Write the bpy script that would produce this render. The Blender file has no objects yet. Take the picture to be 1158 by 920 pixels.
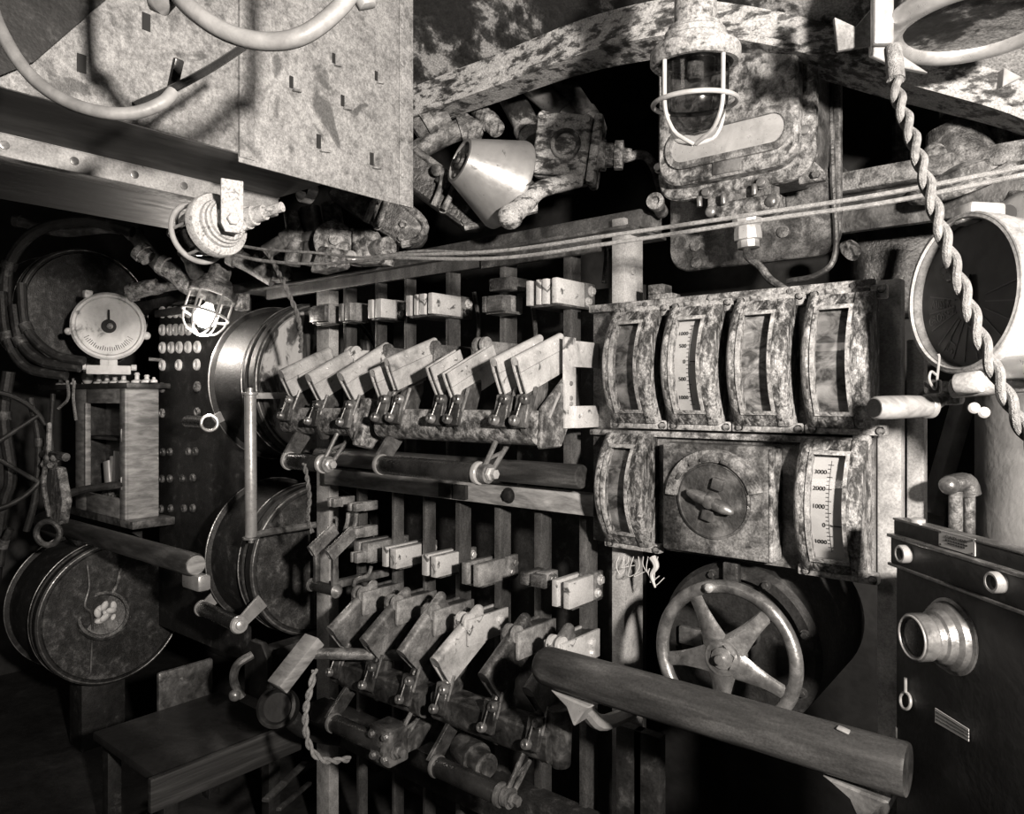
import bpy, bmesh, math, random
from math import sin, cos, pi, radians, sqrt, atan2
from mathutils import Vector, Matrix, Quaternion

random.seed(7)
SC = bpy.context.scene
COL = SC.collection
V = Vector

# ------------------------------------------------------------------ camera
# x runs along the switchboard (right +), y into it, z up
EYE = V((0, 0, 1.35))
FPX = 832.0
HOR = 450.0
YAW = radians(39.5)
FW = V((-sin(YAW), cos(YAW), 0))
RT = V((cos(YAW), sin(YAW), 0))
cam = bpy.data.cameras.new('camera')
camo = bpy.data.objects.new('camera', cam)
COL.objects.link(camo)
camo.location = EYE
camo.rotation_euler = (pi / 2, 0, YAW)
cam.sensor_fit = 'HORIZONTAL'
cam.sensor_width = 36.0
cam.lens = 36.0 * FPX / 1158.0
cam.shift_y = -(460 - HOR) / 1158.0
cam.clip_start = 0.02
SC.camera = camo


def ray(px, py):
    return FW + RT * ((px - 579) / FPX) + V((0, 0, 1)) * ((HOR - py) / FPX)


def D(px, py, t):
    return EYE + ray(px, py) * t


def Y(px, py, y):
    r = ray(px, py)
    return EYE + r * (y / r.y)


def X(px, py, x):
    r = ray(px, py)
    return EYE + r * (x / r.x)


def Z(px, py, zr):
    r = ray(px, py)
    return EYE + r * (zr / r.z)


# ------------------------------------------------------------------ materials
def new_mat(name):
    m = bpy.data.materials.new(name)
    m.use_nodes = True
    nt = m.node_tree
    return m, nt, nt.nodes['Principled BSDF']


def g3(v):
    return (v, v, v, 1.0)


def mottled(name, stops, scale=14.0, detail=9.0, rough=0.5, metal=0.0, bump=0.15,
            stretch=(1, 1, 1), spots=None, rvar=0.25, distort=0.4, spec=0.5, grit=0.0):
    """stops: [(pos, grey)...] over a layered noise; bump from a fine noise."""
    m, nt, b = new_mat(name)
    N, L = nt.nodes, nt.links
    tc = N.new('ShaderNodeTexCoord')
    mp = N.new('ShaderNodeMapping')
    mp.inputs['Scale'].default_value = stretch
    L.new(tc.outputs['Object'], mp.inputs['Vector'])
    no = N.new('ShaderNodeTexNoise')
    no.inputs['Scale'].default_value = scale
    no.inputs['Detail'].default_value = detail
    no.inputs['Roughness'].default_value = 0.62
    no.inputs['Distortion'].default_value = distort
    L.new(mp.outputs['Vector'], no.inputs['Vector'])
    big = N.new('ShaderNodeTexNoise')
    big.inputs['Scale'].default_value = scale * 0.22
    big.inputs['Detail'].default_value = 3.0
    L.new(mp.outputs['Vector'], big.inputs['Vector'])
    mixf = N.new('ShaderNodeMixRGB')
    mixf.inputs['Fac'].default_value = 0.33
    L.new(no.outputs['Fac'], mixf.inputs['Color1'])
    L.new(big.outputs['Fac'], mixf.inputs['Color2'])
    cr = N.new('ShaderNodeValToRGB')
    e = cr.color_ramp.elements
    e[0].position, e[0].color = stops[0][0], g3(stops[0][1])
    e[1].position, e[1].color = stops[-1][0], g3(stops[-1][1])
    for p, v in stops[1:-1]:
        k = e.new(p)
        k.color = g3(v)
    con = N.new('ShaderNodeMapRange')
    con.inputs['From Min'].default_value = 0.19
    con.inputs['From Max'].default_value = 0.81
    L.new(mixf.outputs['Color'], con.inputs['Value'])
    L.new(con.outputs['Result'], cr.inputs['Fac'])
    colour = cr.outputs['Color']
    if spots:
        sscale, thr, sval = spots
        n2 = N.new('ShaderNodeTexNoise')
        n2.inputs['Scale'].default_value = sscale
        n2.inputs['Detail'].default_value = 5.0
        n2.inputs['Distortion'].default_value = 1.2
        L.new(mp.outputs['Vector'], n2.inputs['Vector'])
        r2 = N.new('ShaderNodeValToRGB')
        r2.color_ramp.elements[0].position = thr
        r2.color_ramp.elements[1].position = thr + 0.05
        L.new(n2.outputs['Fac'], r2.inputs['Fac'])
        mx = N.new('ShaderNodeMixRGB')
        mx.inputs['Color2'].default_value = g3(sval)
        L.new(r2.outputs['Color'], mx.inputs['Fac'])
        L.new(colour, mx.inputs['Color1'])
        colour = mx.outputs['Color']
    if grit:
        gn = N.new('ShaderNodeTexNoise')
        gn.inputs['Scale'].default_value = 260
        gn.inputs['Detail'].default_value = 4.0
        gn.inputs['Roughness'].default_value = 0.7
        L.new(tc.outputs['Object'], gn.inputs['Vector'])
        gr = N.new('ShaderNodeMapRange')
        gr.inputs['From Min'].default_value = 0.3
        gr.inputs['From Max'].default_value = 0.7
        gr.inputs['To Min'].default_value = 1.0 - grit
        gr.inputs['To Max'].default_value = 1.0 + grit * 0.6
        L.new(gn.outputs['Fac'], gr.inputs['Value'])
        mg = N.new('ShaderNodeMixRGB')
        mg.blend_type = 'MULTIPLY'
        mg.inputs['Fac'].default_value = 1.0
        L.new(colour, mg.inputs['Color1'])
        L.new(gr.outputs['Result'], mg.inputs['Color2'])
        colour = mg.outputs['Color']
    L.new(colour, b.inputs['Base Color'])
    fn = N.new('ShaderNodeTexNoise')
    fn.inputs['Scale'].default_value = scale * 6
    fn.inputs['Detail'].default_value = 6.0
    L.new(mp.outputs['Vector'], fn.inputs['Vector'])
    mr = N.new('ShaderNodeMapRange')
    mr.inputs['To Min'].default_value = max(0.04, rough - rvar)
    mr.inputs['To Max'].default_value = min(1.0, rough + rvar)
    L.new(fn.outputs['Fac'], mr.inputs['Value'])
    L.new(mr.outputs['Result'], b.inputs['Roughness'])
    b.inputs['Metallic'].default_value = metal
    b.inputs['Specular IOR Level'].default_value = spec
    if bump:
        ad = N.new('ShaderNodeMath')
        ad.operation = 'ADD'
        L.new(fn.outputs['Fac'], ad.inputs[0])
        L.new(no.outputs['Fac'], ad.inputs[1])
        bp = N.new('ShaderNodeBump')
        bp.inputs['Strength'].default_value = bump
        bp.inputs['Distance'].default_value = 0.01
        L.new(ad.outputs[0], bp.inputs['Height'])
        L.new(bp.outputs['Normal'], b.inputs['Normal'])
    return m


def thin_glass(name, tint=0.95, rough=0.03, gloss=0.12):
    m, nt, b = new_mat(name)
    N, L = nt.nodes, nt.links
    tr = N.new('ShaderNodeBsdfTransparent')
    tr.inputs['Color'].default_value = g3(tint)
    gl = N.new('ShaderNodeBsdfGlossy')
    gl.inputs['Roughness'].default_value = rough
    fr = N.new('ShaderNodeFresnel')
    fr.inputs['IOR'].default_value = 1.45
    ge = N.new('ShaderNodeNewGeometry')
    iv = N.new('ShaderNodeMath')          # the inner side of the pane only transmits
    iv.operation = 'SUBTRACT'
    iv.inputs[0].default_value = gloss
    L.new(ge.outputs['Backfacing'], iv.inputs[1])
    iv.use_clamp = True
    ad = N.new('ShaderNodeMath')
    ad.operation = 'MULTIPLY'
    L.new(fr.outputs['Fac'], ad.inputs[0])
    L.new(iv.outputs[0], ad.inputs[1])
    mx = N.new('ShaderNodeMixShader')
    L.new(ad.outputs[0], mx.inputs['Fac'])
    L.new(tr.outputs[0], mx.inputs[1])
    L.new(gl.outputs[0], mx.inputs[2])
    L.new(mx.outputs[0], N['Material Output'].inputs['Surface'])
    return m


def plain(name, v, rough=0.5, metal=0.0):
    m, nt, b = new_mat(name)
    b.inputs['Base Color'].default_value = g3(v)
    b.inputs['Roughness'].default_value = rough
    b.inputs['Metallic'].default_value = metal
    return m


M = {}
M['steel_plate'] = mottled('steel_plate', [(0.25, 0.12), (0.42, 0.24), (0.6, 0.34), (0.8, 0.42)], 75, rough=0.6,
                           metal=0.1, bump=0.2, spots=(9, 0.60, 0.11), grit=.5)
M['horn_steel'] = mottled('horn_steel', [(0.2, 0.12), (0.36, 0.26), (0.8, 0.36)], 14, rough=0.38, metal=0.35, bump=0.05, spots=(16, 0.66, 0.06))
M['tube_pale'] = mottled('tube_pale', [(0.3, 0.16), (0.7, 0.27)], 40, rough=0.5, bump=0.05)
M['dark_wood'] = mottled('dark_wood', [(0.3, 0.012), (0.55, 0.035), (0.8, 0.10)], 9, rough=0.6, bump=0.1, stretch=(1, .25, 4))
M['white_peel'] = mottled('white_peel', [(0.33, 0.02), (0.43, 0.10), (0.49, 0.38), (0.75, 0.58)], 44, rough=0.6, bump=0.35,
                          stretch=(.7, .7, 1.5), distort=0.25, grit=.6)
M['dark_peel'] = mottled('dark_peel', [(0.42, 0.014), (0.48, 0.05), (0.53, 0.30), (0.8, 0.46)], 10, rough=0.6, bump=0.3, distort=0.2, grit=.7)
M['lamp_paint'] = mottled('lamp_paint', [(0.3, 0.05), (0.45, 0.26), (0.7, 0.42)], 110, rough=0.7, bump=0.3, grit=.6)
M['lamp_white'] = mottled('lamp_white', [(0.3, 0.2), (0.4, 0.5), (0.7, 0.62)], 130, rough=0.6, bump=0.2, grit=.4)
M['wire_bright'] = mottled('wire_bright', [(0.3, 0.28), (0.7, 0.42)], 40, rough=0.45, bump=0.05)
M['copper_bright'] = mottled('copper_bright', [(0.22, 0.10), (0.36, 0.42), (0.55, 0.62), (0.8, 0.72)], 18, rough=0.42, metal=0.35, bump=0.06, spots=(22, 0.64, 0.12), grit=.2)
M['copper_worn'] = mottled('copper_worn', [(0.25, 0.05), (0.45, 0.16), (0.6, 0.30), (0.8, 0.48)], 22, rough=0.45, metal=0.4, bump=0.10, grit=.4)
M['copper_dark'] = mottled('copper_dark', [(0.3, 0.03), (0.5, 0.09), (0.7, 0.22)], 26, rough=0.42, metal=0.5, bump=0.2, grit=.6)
M['busbar'] = mottled('busbar', [(0.3, 0.05), (0.55, 0.11), (0.8, 0.22)], 22, rough=0.45, metal=0.4, bump=0.06, stretch=(1, 1, .4), grit=.5)
M['post_pale'] = mottled('post_pale', [(0.25, 0.14), (0.5, 0.34), (0.75, 0.5)], 20, rough=0.6, bump=0.08, grit=.4)
M['angle_dark'] = mottled('angle_dark', [(0.3, 0.02), (0.55, 0.06), (0.8, 0.2)], 24, rough=0.5, bump=0.1, grit=.6)
M['black_enamel'] = mottled('black_enamel', [(0.3, 0.006), (0.55, 0.016), (0.75, 0.05)], 18, rough=0.58, bump=0.08, rvar=0.12)
M['black_dusty'] = mottled('black_dusty', [(0.35, 0.008), (0.6, 0.022), (0.8, 0.10)], 30, rough=0.62, bump=0.12, grit=.5)
M['disc_patchy'] = mottled('disc_patchy', [(0.42, 0.02), (0.5, 0.08), (0.56, 0.42), (0.8, 0.5)], 10, rough=0.55, bump=0.2,
                           stretch=(1, 1.4, .5), distort=0.8)
M['disc_dusty'] = mottled('disc_dusty', [(0.36, 0.02), (0.55, 0.05), (0.75, 0.16)], 40, rough=0.5, bump=0.2, grit=.8)
M['cast_grey'] = mottled('cast_grey', [(0.32, 0.02), (0.44, 0.10), (0.54, 0.26), (0.72, 0.48)], 60, rough=0.55, bump=0.3, grit=.6)
M['cast_mid'] = mottled('cast_mid', [(0.32, 0.03), (0.47, 0.10), (0.58, 0.22), (0.75, 0.36)], 45, rough=0.5, bump=0.3, grit=.6)
M['cast_dark'] = mottled('cast_dark', [(0.3, 0.015), (0.5, 0.05), (0.7, 0.16)], 24, rough=0.42, bump=0.3)
M['plate_corroded'] = mottled('plate_corroded', [(0.3, 0.025), (0.45, 0.07), (0.56, 0.16), (0.75, 0.28)], 30, rough=0.45, metal=0.1, bump=0.15, grit=.7)
M['bright_steel'] = mottled('bright_steel', [(0.3, 0.35), (0.7, 0.6)], 20, rough=0.35, metal=0.5, bump=0.04)
M['worn_steel'] = mottled('worn_steel', [(0.3, 0.08), (0.5, 0.2), (0.75, 0.42)], 30, rough=0.35, metal=0.6, bump=0.08)
M['dial_white'] = mottled('dial_white', [(0.2, 0.34), (0.5, 0.46), (0.8, 0.52)], 12, rough=0.6, bump=0)
M['dial_stained'] = mottled('dial_stained', [(0.34, 0.05), (0.47, 0.2), (0.56, 0.34), (0.75, 0.6)], 24, rough=0.6, bump=0.1, stretch=(1, 1, 1.6), distort=1.2)
M['dial_grey'] = mottled('dial_grey', [(0.34, 0.03), (0.46, 0.14), (0.56, 0.22), (0.72, 0.4)], 26, rough=0.6, bump=0.05, distort=1.0, stretch=(.8, 1, 1.3))
M['ink'] = plain('ink', 0.015, 0.7)
M['dial_dark'] = mottled('dial_dark', [(0.3, 0.022), (0.7, 0.05)], 10, rough=0.5, bump=0.02)
M['engraved'] = plain('engraved', 0.12, 0.6)
M['porcelain'] = mottled('porcelain', [(0.3, 0.6), (0.7, 0.75)], 20, rough=0.35, bump=0.02)
M['face_white'] = mottled('face_white', [(0.27, 0.12), (0.38, 0.55), (0.7, 0.78)], 16, rough=0.55, bump=0.1)
M['cord'] = mottled('cord', [(0.3, 0.16), (0.7, 0.34)], 160, rough=0.85, bump=0.5)
M['cable'] = mottled('cable', [(0.3, 0.08), (0.7, 0.2)], 160, rough=0.85, bump=0.5)
M['cord_dark'] = mottled('cord_dark', [(0.3, 0.06), (0.7, 0.22)], 120, rough=0.85, bump=0.5)
M['rail_wood'] = mottled('rail_wood', [(0.3, 0.014), (0.5, 0.04), (0.72, 0.11), (0.85, 0.24)], 9, rough=0.5, bump=0.08, stretch=(.5, 3, 3), grit=.4)
M['pale_wood'] = mottled('pale_wood', [(0.3, 0.12), (0.5, 0.24), (0.75, 0.42)], 14, rough=0.5, bump=0.08, stretch=(1, 1, 4))
M['handle_wood'] = mottled('handle_wood', [(0.3, 0.16), (0.6, 0.30), (0.8, 0.36)], 10, rough=0.4, bump=0.03, stretch=(1, 6, 6))
M['floor_dark'] = mottled('floor_dark', [(0.3, 0.012), (0.6, 0.03), (0.8, 0.06)], 8, rough=0.6, bump=0.1)
M['hull_dark'] = mottled('hull_dark', [(0.35, 0.008), (0.6, 0.02), (0.8, 0.05)], 7, rough=0.65, bump=0.1)
M['hull_pale'] = mottled('hull_pale', [(0.3, 0.14), (0.5, 0.34), (0.7, 0.48)], 9, rough=0.6, bump=0.15)
M['bakelite'] = mottled('bakelite', [(0.3, 0.008), (0.7, 0.03)], 20, rough=0.28, bump=0.04, rvar=0.1)
M['glass_clear'] = thin_glass('glass_clear', 0.95, 0.05, 0.7)
M['glass_lamp'] = thin_glass('glass_lamp', 0.42, 0.16, 1.0)
M['glass_smoked'] = thin_glass('glass_smoked', 0.8, 0.35, 0.45)
M['gauge_paint'] = mottled('gauge_paint', [(0.36, 0.015), (0.46, 0.07), (0.54, 0.2), (0.66, 0.42)], 70, rough=0.5, bump=0.35, stretch=(1.6, 1.6, .6), distort=0.7, grit=.7)
M['gauge_edge'] = mottled('gauge_edge', [(0.34, 0.05), (0.45, 0.24), (0.7, 0.5)], 80, rough=0.5, bump=0.2, grit=.5)
M['iron_oiled'] = mottled('iron_oiled', [(0.3, 0.015), (0.5, 0.06), (0.7, 0.18)], 30, rough=0.36, metal=0.4, bump=0.15)
M['cotton'] = plain('cotton', 0.5, 0.95)


def emis(name, strength):
    m, nt, b = new_mat(name)
    b.inputs['Base Color'].default_value = g3(0.8)
    b.inputs['Emission Color'].default_value = (1.0, 0.92, 0.83, 1)
    b.inputs['Emission Strength'].default_value = strength
    return m


M['bulb_lit'] = emis('bulb_lit', 14.0)


# ------------------------------------------------------------------ mesh builder
def frame_of(axis):
    a = axis.normalized()
    up = V((0, 0, 1)) if abs(a.z) < 0.93 else V((0, 1, 0))
    u = a.cross(up).normalized()
    return a, u, u.cross(a).normalized()


def smooth_path(pts, n=6, closed=False):
    out = []
    k = len(pts)
    for i in range(k if closed else k - 1):
        if closed:
            p0, p1, p2, p3 = (pts[(i - 1) % k], pts[i], pts[(i + 1) % k], pts[(i + 2) % k])
        else:
            p0 = pts[i - 1] if i else pts[0] * 2 - pts[1]
            p1, p2 = pts[i], pts[i + 1]
            p3 = pts[i + 2] if i + 2 < k else pts[-1] * 2 - pts[-2]
        for j in range(n):
            t = j / n
            out.append(0.5 * ((2 * p1) + (p2 - p0) * t + (2 * p0 - 5 * p1 + 4 * p2 - p3) * t * t
                              + (3 * p1 - p0 - 3 * p2 + p3) * t ** 3))
    if not closed:
        out.append(pts[-1].copy())
    return out


class MB:
    def __init__(s):
        s.bm = bmesh.new()

    def _add(s, t):
        me = bpy.data.meshes.new('t')
        bmesh.ops.recalc_face_normals(t, faces=t.faces[:])
        t.to_mesh(me)
        t.free()
        s.bm.from_mesh(me)
        bpy.data.meshes.remove(me)
        return s

    def box(s, c, size, bev=0.0, rot=None, seg=2):
        t = bmesh.new()
        bmesh.ops.create_cube(t, size=1.0)
        bmesh.ops.scale(t, vec=V(size), verts=t.verts[:])
        if bev:
            bmesh.ops.bevel(t, geom=t.edges[:], offset=min(bev, min(size) * 0.45), segments=seg, affect='EDGES', profile=0.5)
        mt = Matrix.Translation(V(c))
        if rot is not None:
            mt = mt @ rot.to_matrix().to_4x4() if isinstance(rot, Quaternion) else mt @ rot.to_4x4()
        bmesh.ops.transform(t, matrix=mt, verts=t.verts[:])
        return s._add(t)

    def span(s, x0, x1, y0, y1, z0, z1, bev=0.0):
        return s.box(((x0 + x1) / 2, (y0 + y1) / 2, (z0 + z1) / 2), (abs(x1 - x0), abs(y1 - y0), abs(z1 - z0)), bev)

    def lathe(s, prof, origin, axis, seg=32, close=True):
        """prof: [(radius, height along the axis)...]"""
        a, u, w = frame_of(V(axis))
        o = V(origin)
        t = bmesh.new()
        rings = []
        for r, h in prof:
            if r < 1e-6:
                rings.append([t.verts.new(o + a * h)])
            else:
                rings.append([t.verts.new(o + a * h + (u * cos(2 * pi * i / seg) + w * sin(2 * pi * i / seg)) * r)
                              for i in range(seg)])
        for q in range(len(rings) - 1):
            A, B = rings[q], rings[q + 1]
            for i in range(seg):
                j = (i + 1) % seg
                if len(A) == 1 and len(B) == 1:
                    continue
                if len(A) == 1:
                    t.faces.new((A[0], B[i], B[j]))
                elif len(B) == 1:
                    t.faces.new((A[i], A[j], B[0]))
                else:
                    t.faces.new((A[i], A[j], B[j], B[i]))
        if close:
            for R in (rings[0], rings[-1]):
                if len(R) > 1:
                    t.faces.new(R)
        return s._add(t)

    def cyl(s, p0, p1, r0, r1=None, seg=24, bev=0.0):
        p0, p1 = V(p0), V(p1)
        r1 = r0 if r1 is None else r1
        L = (p1 - p0).length
        if bev:
            b = min(bev, L * .4, r0 * .6, r1 * .6)
            prof = [(r0 - b, 0), (r0 - b * .3, b * .3), (r0, b), (r1, L - b), (r1 - b * .3, L - b * .3), (r1 - b, L)]
        else:
            prof = [(r0, 0), (r1, L)]
        return s.lathe(prof, p0, p1 - p0, seg)

    def tube(s, pts, r, seg=10, smooth=0, closed=False, squash=None):
        pts = [V(p) for p in pts]
        if smooth:
            pts = smooth_path(pts, smooth, closed)
        t = bmesh.new()
        n = len(pts)
        rings = []
        nrm = None
        for i, p in enumerate(pts):
            a = pts[(i - 1) % n] if (closed or i) else pts[0]
            b = pts[(i + 1) % n] if (closed or i < n - 1) else pts[-1]
            d = (b - a).normalized()
            if nrm is None:
                nrm = frame_of(d)[1]
            nrm = (nrm - d * nrm.dot(d)).normalized()
            bn = d.cross(nrm)
            rr = r(i / max(1, n - 1)) if callable(r) else r
            rings.append([t.verts.new(p + (nrm * cos(2 * pi * k / seg) + bn * sin(2 * pi * k / seg)) * rr) for k in range(seg)])
        m = n if closed else n - 1
        for i in range(m):
            A, B = rings[i], rings[(i + 1) % n]
            for k in range(seg):
                j = (k + 1) % seg
                t.faces.new((A[k], A[j], B[j], B[k]))
        if not closed:
            t.faces.new(rings[0])
            t.faces.new(rings[-1])
        return s._add(t)

    def twist(s, pts, r, off, pitch, seg=8, phase=0.0, smooth=8):
        """one strand winding round a path"""
        P = smooth_path([V(p) for p in pts], smooth)
        Q = []
        dist = 0
        nrm = None
        fine = []
        for i in range(len(P) - 1):
            for k in range(3):
                fine.append(P[i].lerp(P[i + 1], k / 3))
        fine.append(P[-1])
        for i, p in enumerate(fine):
            a, b = fine[max(0, i - 1)], fine[min(len(fine) - 1, i + 1)]
            d = (b - a).normalized()
            if nrm is None:
                nrm = frame_of(d)[1]
            nrm = (nrm - d * nrm.dot(d)).normalized()
            bn = d.cross(nrm)
            if i:
                dist += (p - fine[i - 1]).length
            an = phase + 2 * pi * dist / pitch
            Q.append(p + (nrm * cos(an) + bn * sin(an)) * off)
        return s.tube(Q, r, seg)

    def prism(s, poly, vec, bev=0.0):
        t = bmesh.new()
        vs = [t.verts.new(V(p)) for p in poly]
        f = t.faces.new(vs)
        r = bmesh.ops.extrude_face_region(t, geom=[f])
        bmesh.ops.translate(t, vec=V(vec), verts=[g for g in r['geom'] if isinstance(g, bmesh.types.BMVert)])
        if bev:
            bmesh.ops.bevel(t, geom=t.edges[:], offset=bev, segments=1, affect='EDGES')
        return s._add(t)

    def ball(s, c, r, scale=(1, 1, 1), seg=16, rot=None):
        t = bmesh.new()
        bmesh.ops.create_uvsphere(t, u_segments=seg, v_segments=max(6, seg // 2), radius=r)
        bmesh.ops.scale(t, vec=V(scale), verts=t.verts[:])
        mt = Matrix.Translation(V(c))
        if rot is not None:
            mt = mt @ rot.to_matrix().to_4x4()
        bmesh.ops.transform(t, matrix=mt, verts=t.verts[:])
        return s._add(t)

    def torus(s, c, axis, R, r, seg=48, rseg=10, a0=0.0, a1=2 * pi):
        a, u, w = frame_of(V(axis))
        full = abs(a1 - a0 - 2 * pi) < 1e-6
        n = seg if full else max(8, int(seg * (a1 - a0) / (2 * pi)))
        pts = [V(c) + (u * cos(a0 + (a1 - a0) * i / n) + w * sin(a0 + (a1 - a0) * i / n)) * R for i in range(n if full else n + 1)]
        return s.tube(pts, r, rseg, closed=full)

    def bolt(s, c, axis, r=0.006, h=0.006, hexa=True):
        a = V(axis).normalized()
        c = V(c)
        s.lathe([(r * 1.35, 0), (r * 1.35, h * .25)], c - a * 0.001, a, 16)
        s.lathe([(r, 0), (r, h), (r * .85, h * 1.15), (0, h * 1.2)], c, a, 6 if hexa else 14)
        return s

    def sweep(s, sections):
        """list of equal-length closed vertex loops"""
        t = bmesh.new()
        R = [[t.verts.new(V(p)) for p in sec] for sec in sections]
        n = len(R[0])
        for i in range(len(R) - 1):
            for k in range(n):
                j = (k + 1) % n
                t.faces.new((R[i][k], R[i][j], R[i + 1][j], R[i + 1][k]))
        t.faces.new(R[0])
        t.faces.new(R[-1])
        return s._add(t)

    def build(s, name, mat, parent=None, ang=35):
        me = bpy.data.meshes.new(name)
        off = V((0, 0, 0))
        q = parent
        while q is not None:
            off += q.location
            q = q.parent
        base = off
        if parent is None:
            vs = [v.co for v in s.bm.verts]
            base = V((sum(v.x for v in vs) / len(vs), sum(v.y for v in vs) / len(vs), min(v.z for v in vs)))
        bmesh.ops.translate(s.bm, vec=-base, verts=s.bm.verts[:])
        s.bm.to_mesh(me)
        s.bm.free()
        me.materials.append(M[mat] if isinstance(mat, str) else mat)
        for p in me.polygons:
            p.use_smooth = True
        me.set_sharp_from_angle(angle=radians(ang))
        o = bpy.data.objects.new(name, me)
        COL.objects.link(o)
        if parent is not None:
            o.parent = parent
        else:
            o.location = base
        return o


def tag(o, label, cat, group=None):
    o['label'] = label
    o['category'] = cat
    if group:
        o['group'] = group
    return o


def thing(name, label, cat, loc, group=None):
    o = bpy.data.objects.new(name, None)
    o.empty_display_size = 0.02
    COL.objects.link(o)
    o.location = V(loc)
    return tag(o, label, cat, group)


def copy_tree(o, loc, label, group=None):
    c = o.copy()
    COL.objects.link(c)
    c.location = V(loc)
    c['label'] = label
    for ch in list(o.children):
        d = ch.copy()
        COL.objects.link(d)
        d.parent = c
        for g in ch.children:
            e = g.copy()
            COL.objects.link(e)
            e.parent = d
    return c


def struct(o):
    o['kind'] = 'structure'
    return o


def text_mesh(name, body, mat, parent, matrix, size, align='CENTER', extrude=0.0004, sx=1.0):
    cu = bpy.data.curves.new('txt', 'FONT')
    cu.body = body
    cu.size = size
    cu.align_x = align
    cu.align_y = 'CENTER'
    cu.extrude = extrude
    to = bpy.data.objects.new('txt', cu)
    COL.objects.link(to)
    dg = bpy.context.evaluated_depsgraph_get()
    me = bpy.data.meshes.new_from_object(to.evaluated_get(dg))
    bpy.data.objects.remove(to)
    bpy.data.curves.remove(cu)
    off = V((0, 0, 0))
    q = parent
    while q is not None:
        off += q.location
        q = q.parent
    me.transform(Matrix.Translation(-off) @ matrix @ Matrix.Diagonal((sx, 1, 1, 1)))
    me.name = name
    me.materials.clear()
    me.materials.append(M[mat])
    o = bpy.data.objects.new(name, me)
    COL.objects.link(o)
    o.parent = parent
    return o


def basis(origin, ex, ey, ez):
    m = Matrix((V(ex), V(ey), V(ez))).transposed().to_4x4()
    m.translation = V(origin)
    return m


ZE = 1.35  # eye height; heights measured from the photo are relative to it
# ------------------------------------------------------------------ setting
struct(MB().span(-4.2, 2.0, -1.5, 2.0, -0.06, 0.0).build('floor', 'floor_dark'))
struct(MB().span(-4.2, 2.0, 2.0, 2.06, 0, 2.5).build('wall_back', 'hull_dark'))
struct(MB().span(-4.26, -4.2, -1.5, 2.0, 0, 2.5).build('wall_left', 'hull_dark'))
struct(MB().span(2.0, 2.06, -1.5, 2.0, 0, 2.5).build('wall_right', 'hull_dark'))
struct(MB().span(-4.2, 2.0, -1.56, -1.5, 0, 2.5).build('wall_front', 'hull_dark'))
struct(MB().span(-4.2, 2.0, -1.5, 2.0, 2.5, 2.56).build('ceiling', 'hull_dark'))

# ------------------------------------------------------------------ gauge panel
PY = 1.335     # front of the gauge board
t = thing('gauge_board', 'upright steel back board that carries the seven arched gauges and the square dial box', 'panel', (-0.595, 1.35, ZE - 0.31))
MB().span(-0.874, -0.316, PY, 1.352, ZE - 0.305, ZE + 0.197, 0.002).build('back_plate', 'plate_corroded', t)
MB().span(-0.878, -0.312, PY - 0.012, PY + 0.001, ZE + 0.182, ZE + 0.199, 0.003).build('top_strip', 'cast_grey', t)
MB().span(-0.872, -0.316, PY - 0.018, PY + 0.001, ZE - 0.078, ZE - 0.066, 0.003).build('middle_strip', 'cast_grey', t)
for i, (bx, bz) in enumerate([(-0.60, .190), (-.45, .190), (-.74, .190), (-.345, .190)]):
    MB().bolt((bx, PY - .012, ZE + bz), (0, -1, 0), .005, .003, False).build('rivet', 'cast_mid', t)
mb = MB()
mb.span(-0.345, -0.318, PY - 0.02, PY + 0.001, ZE - 0.30, ZE + 0.185, 0.004)
mb.build('edge_strip', 'cast_grey', t)
for k in range(9):
    MB().bolt((-0.331, PY - .02, ZE - .27 + k * .055), (0, -1, 0), .005, .003, False).build('rivet', 'cast_mid', t)


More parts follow.
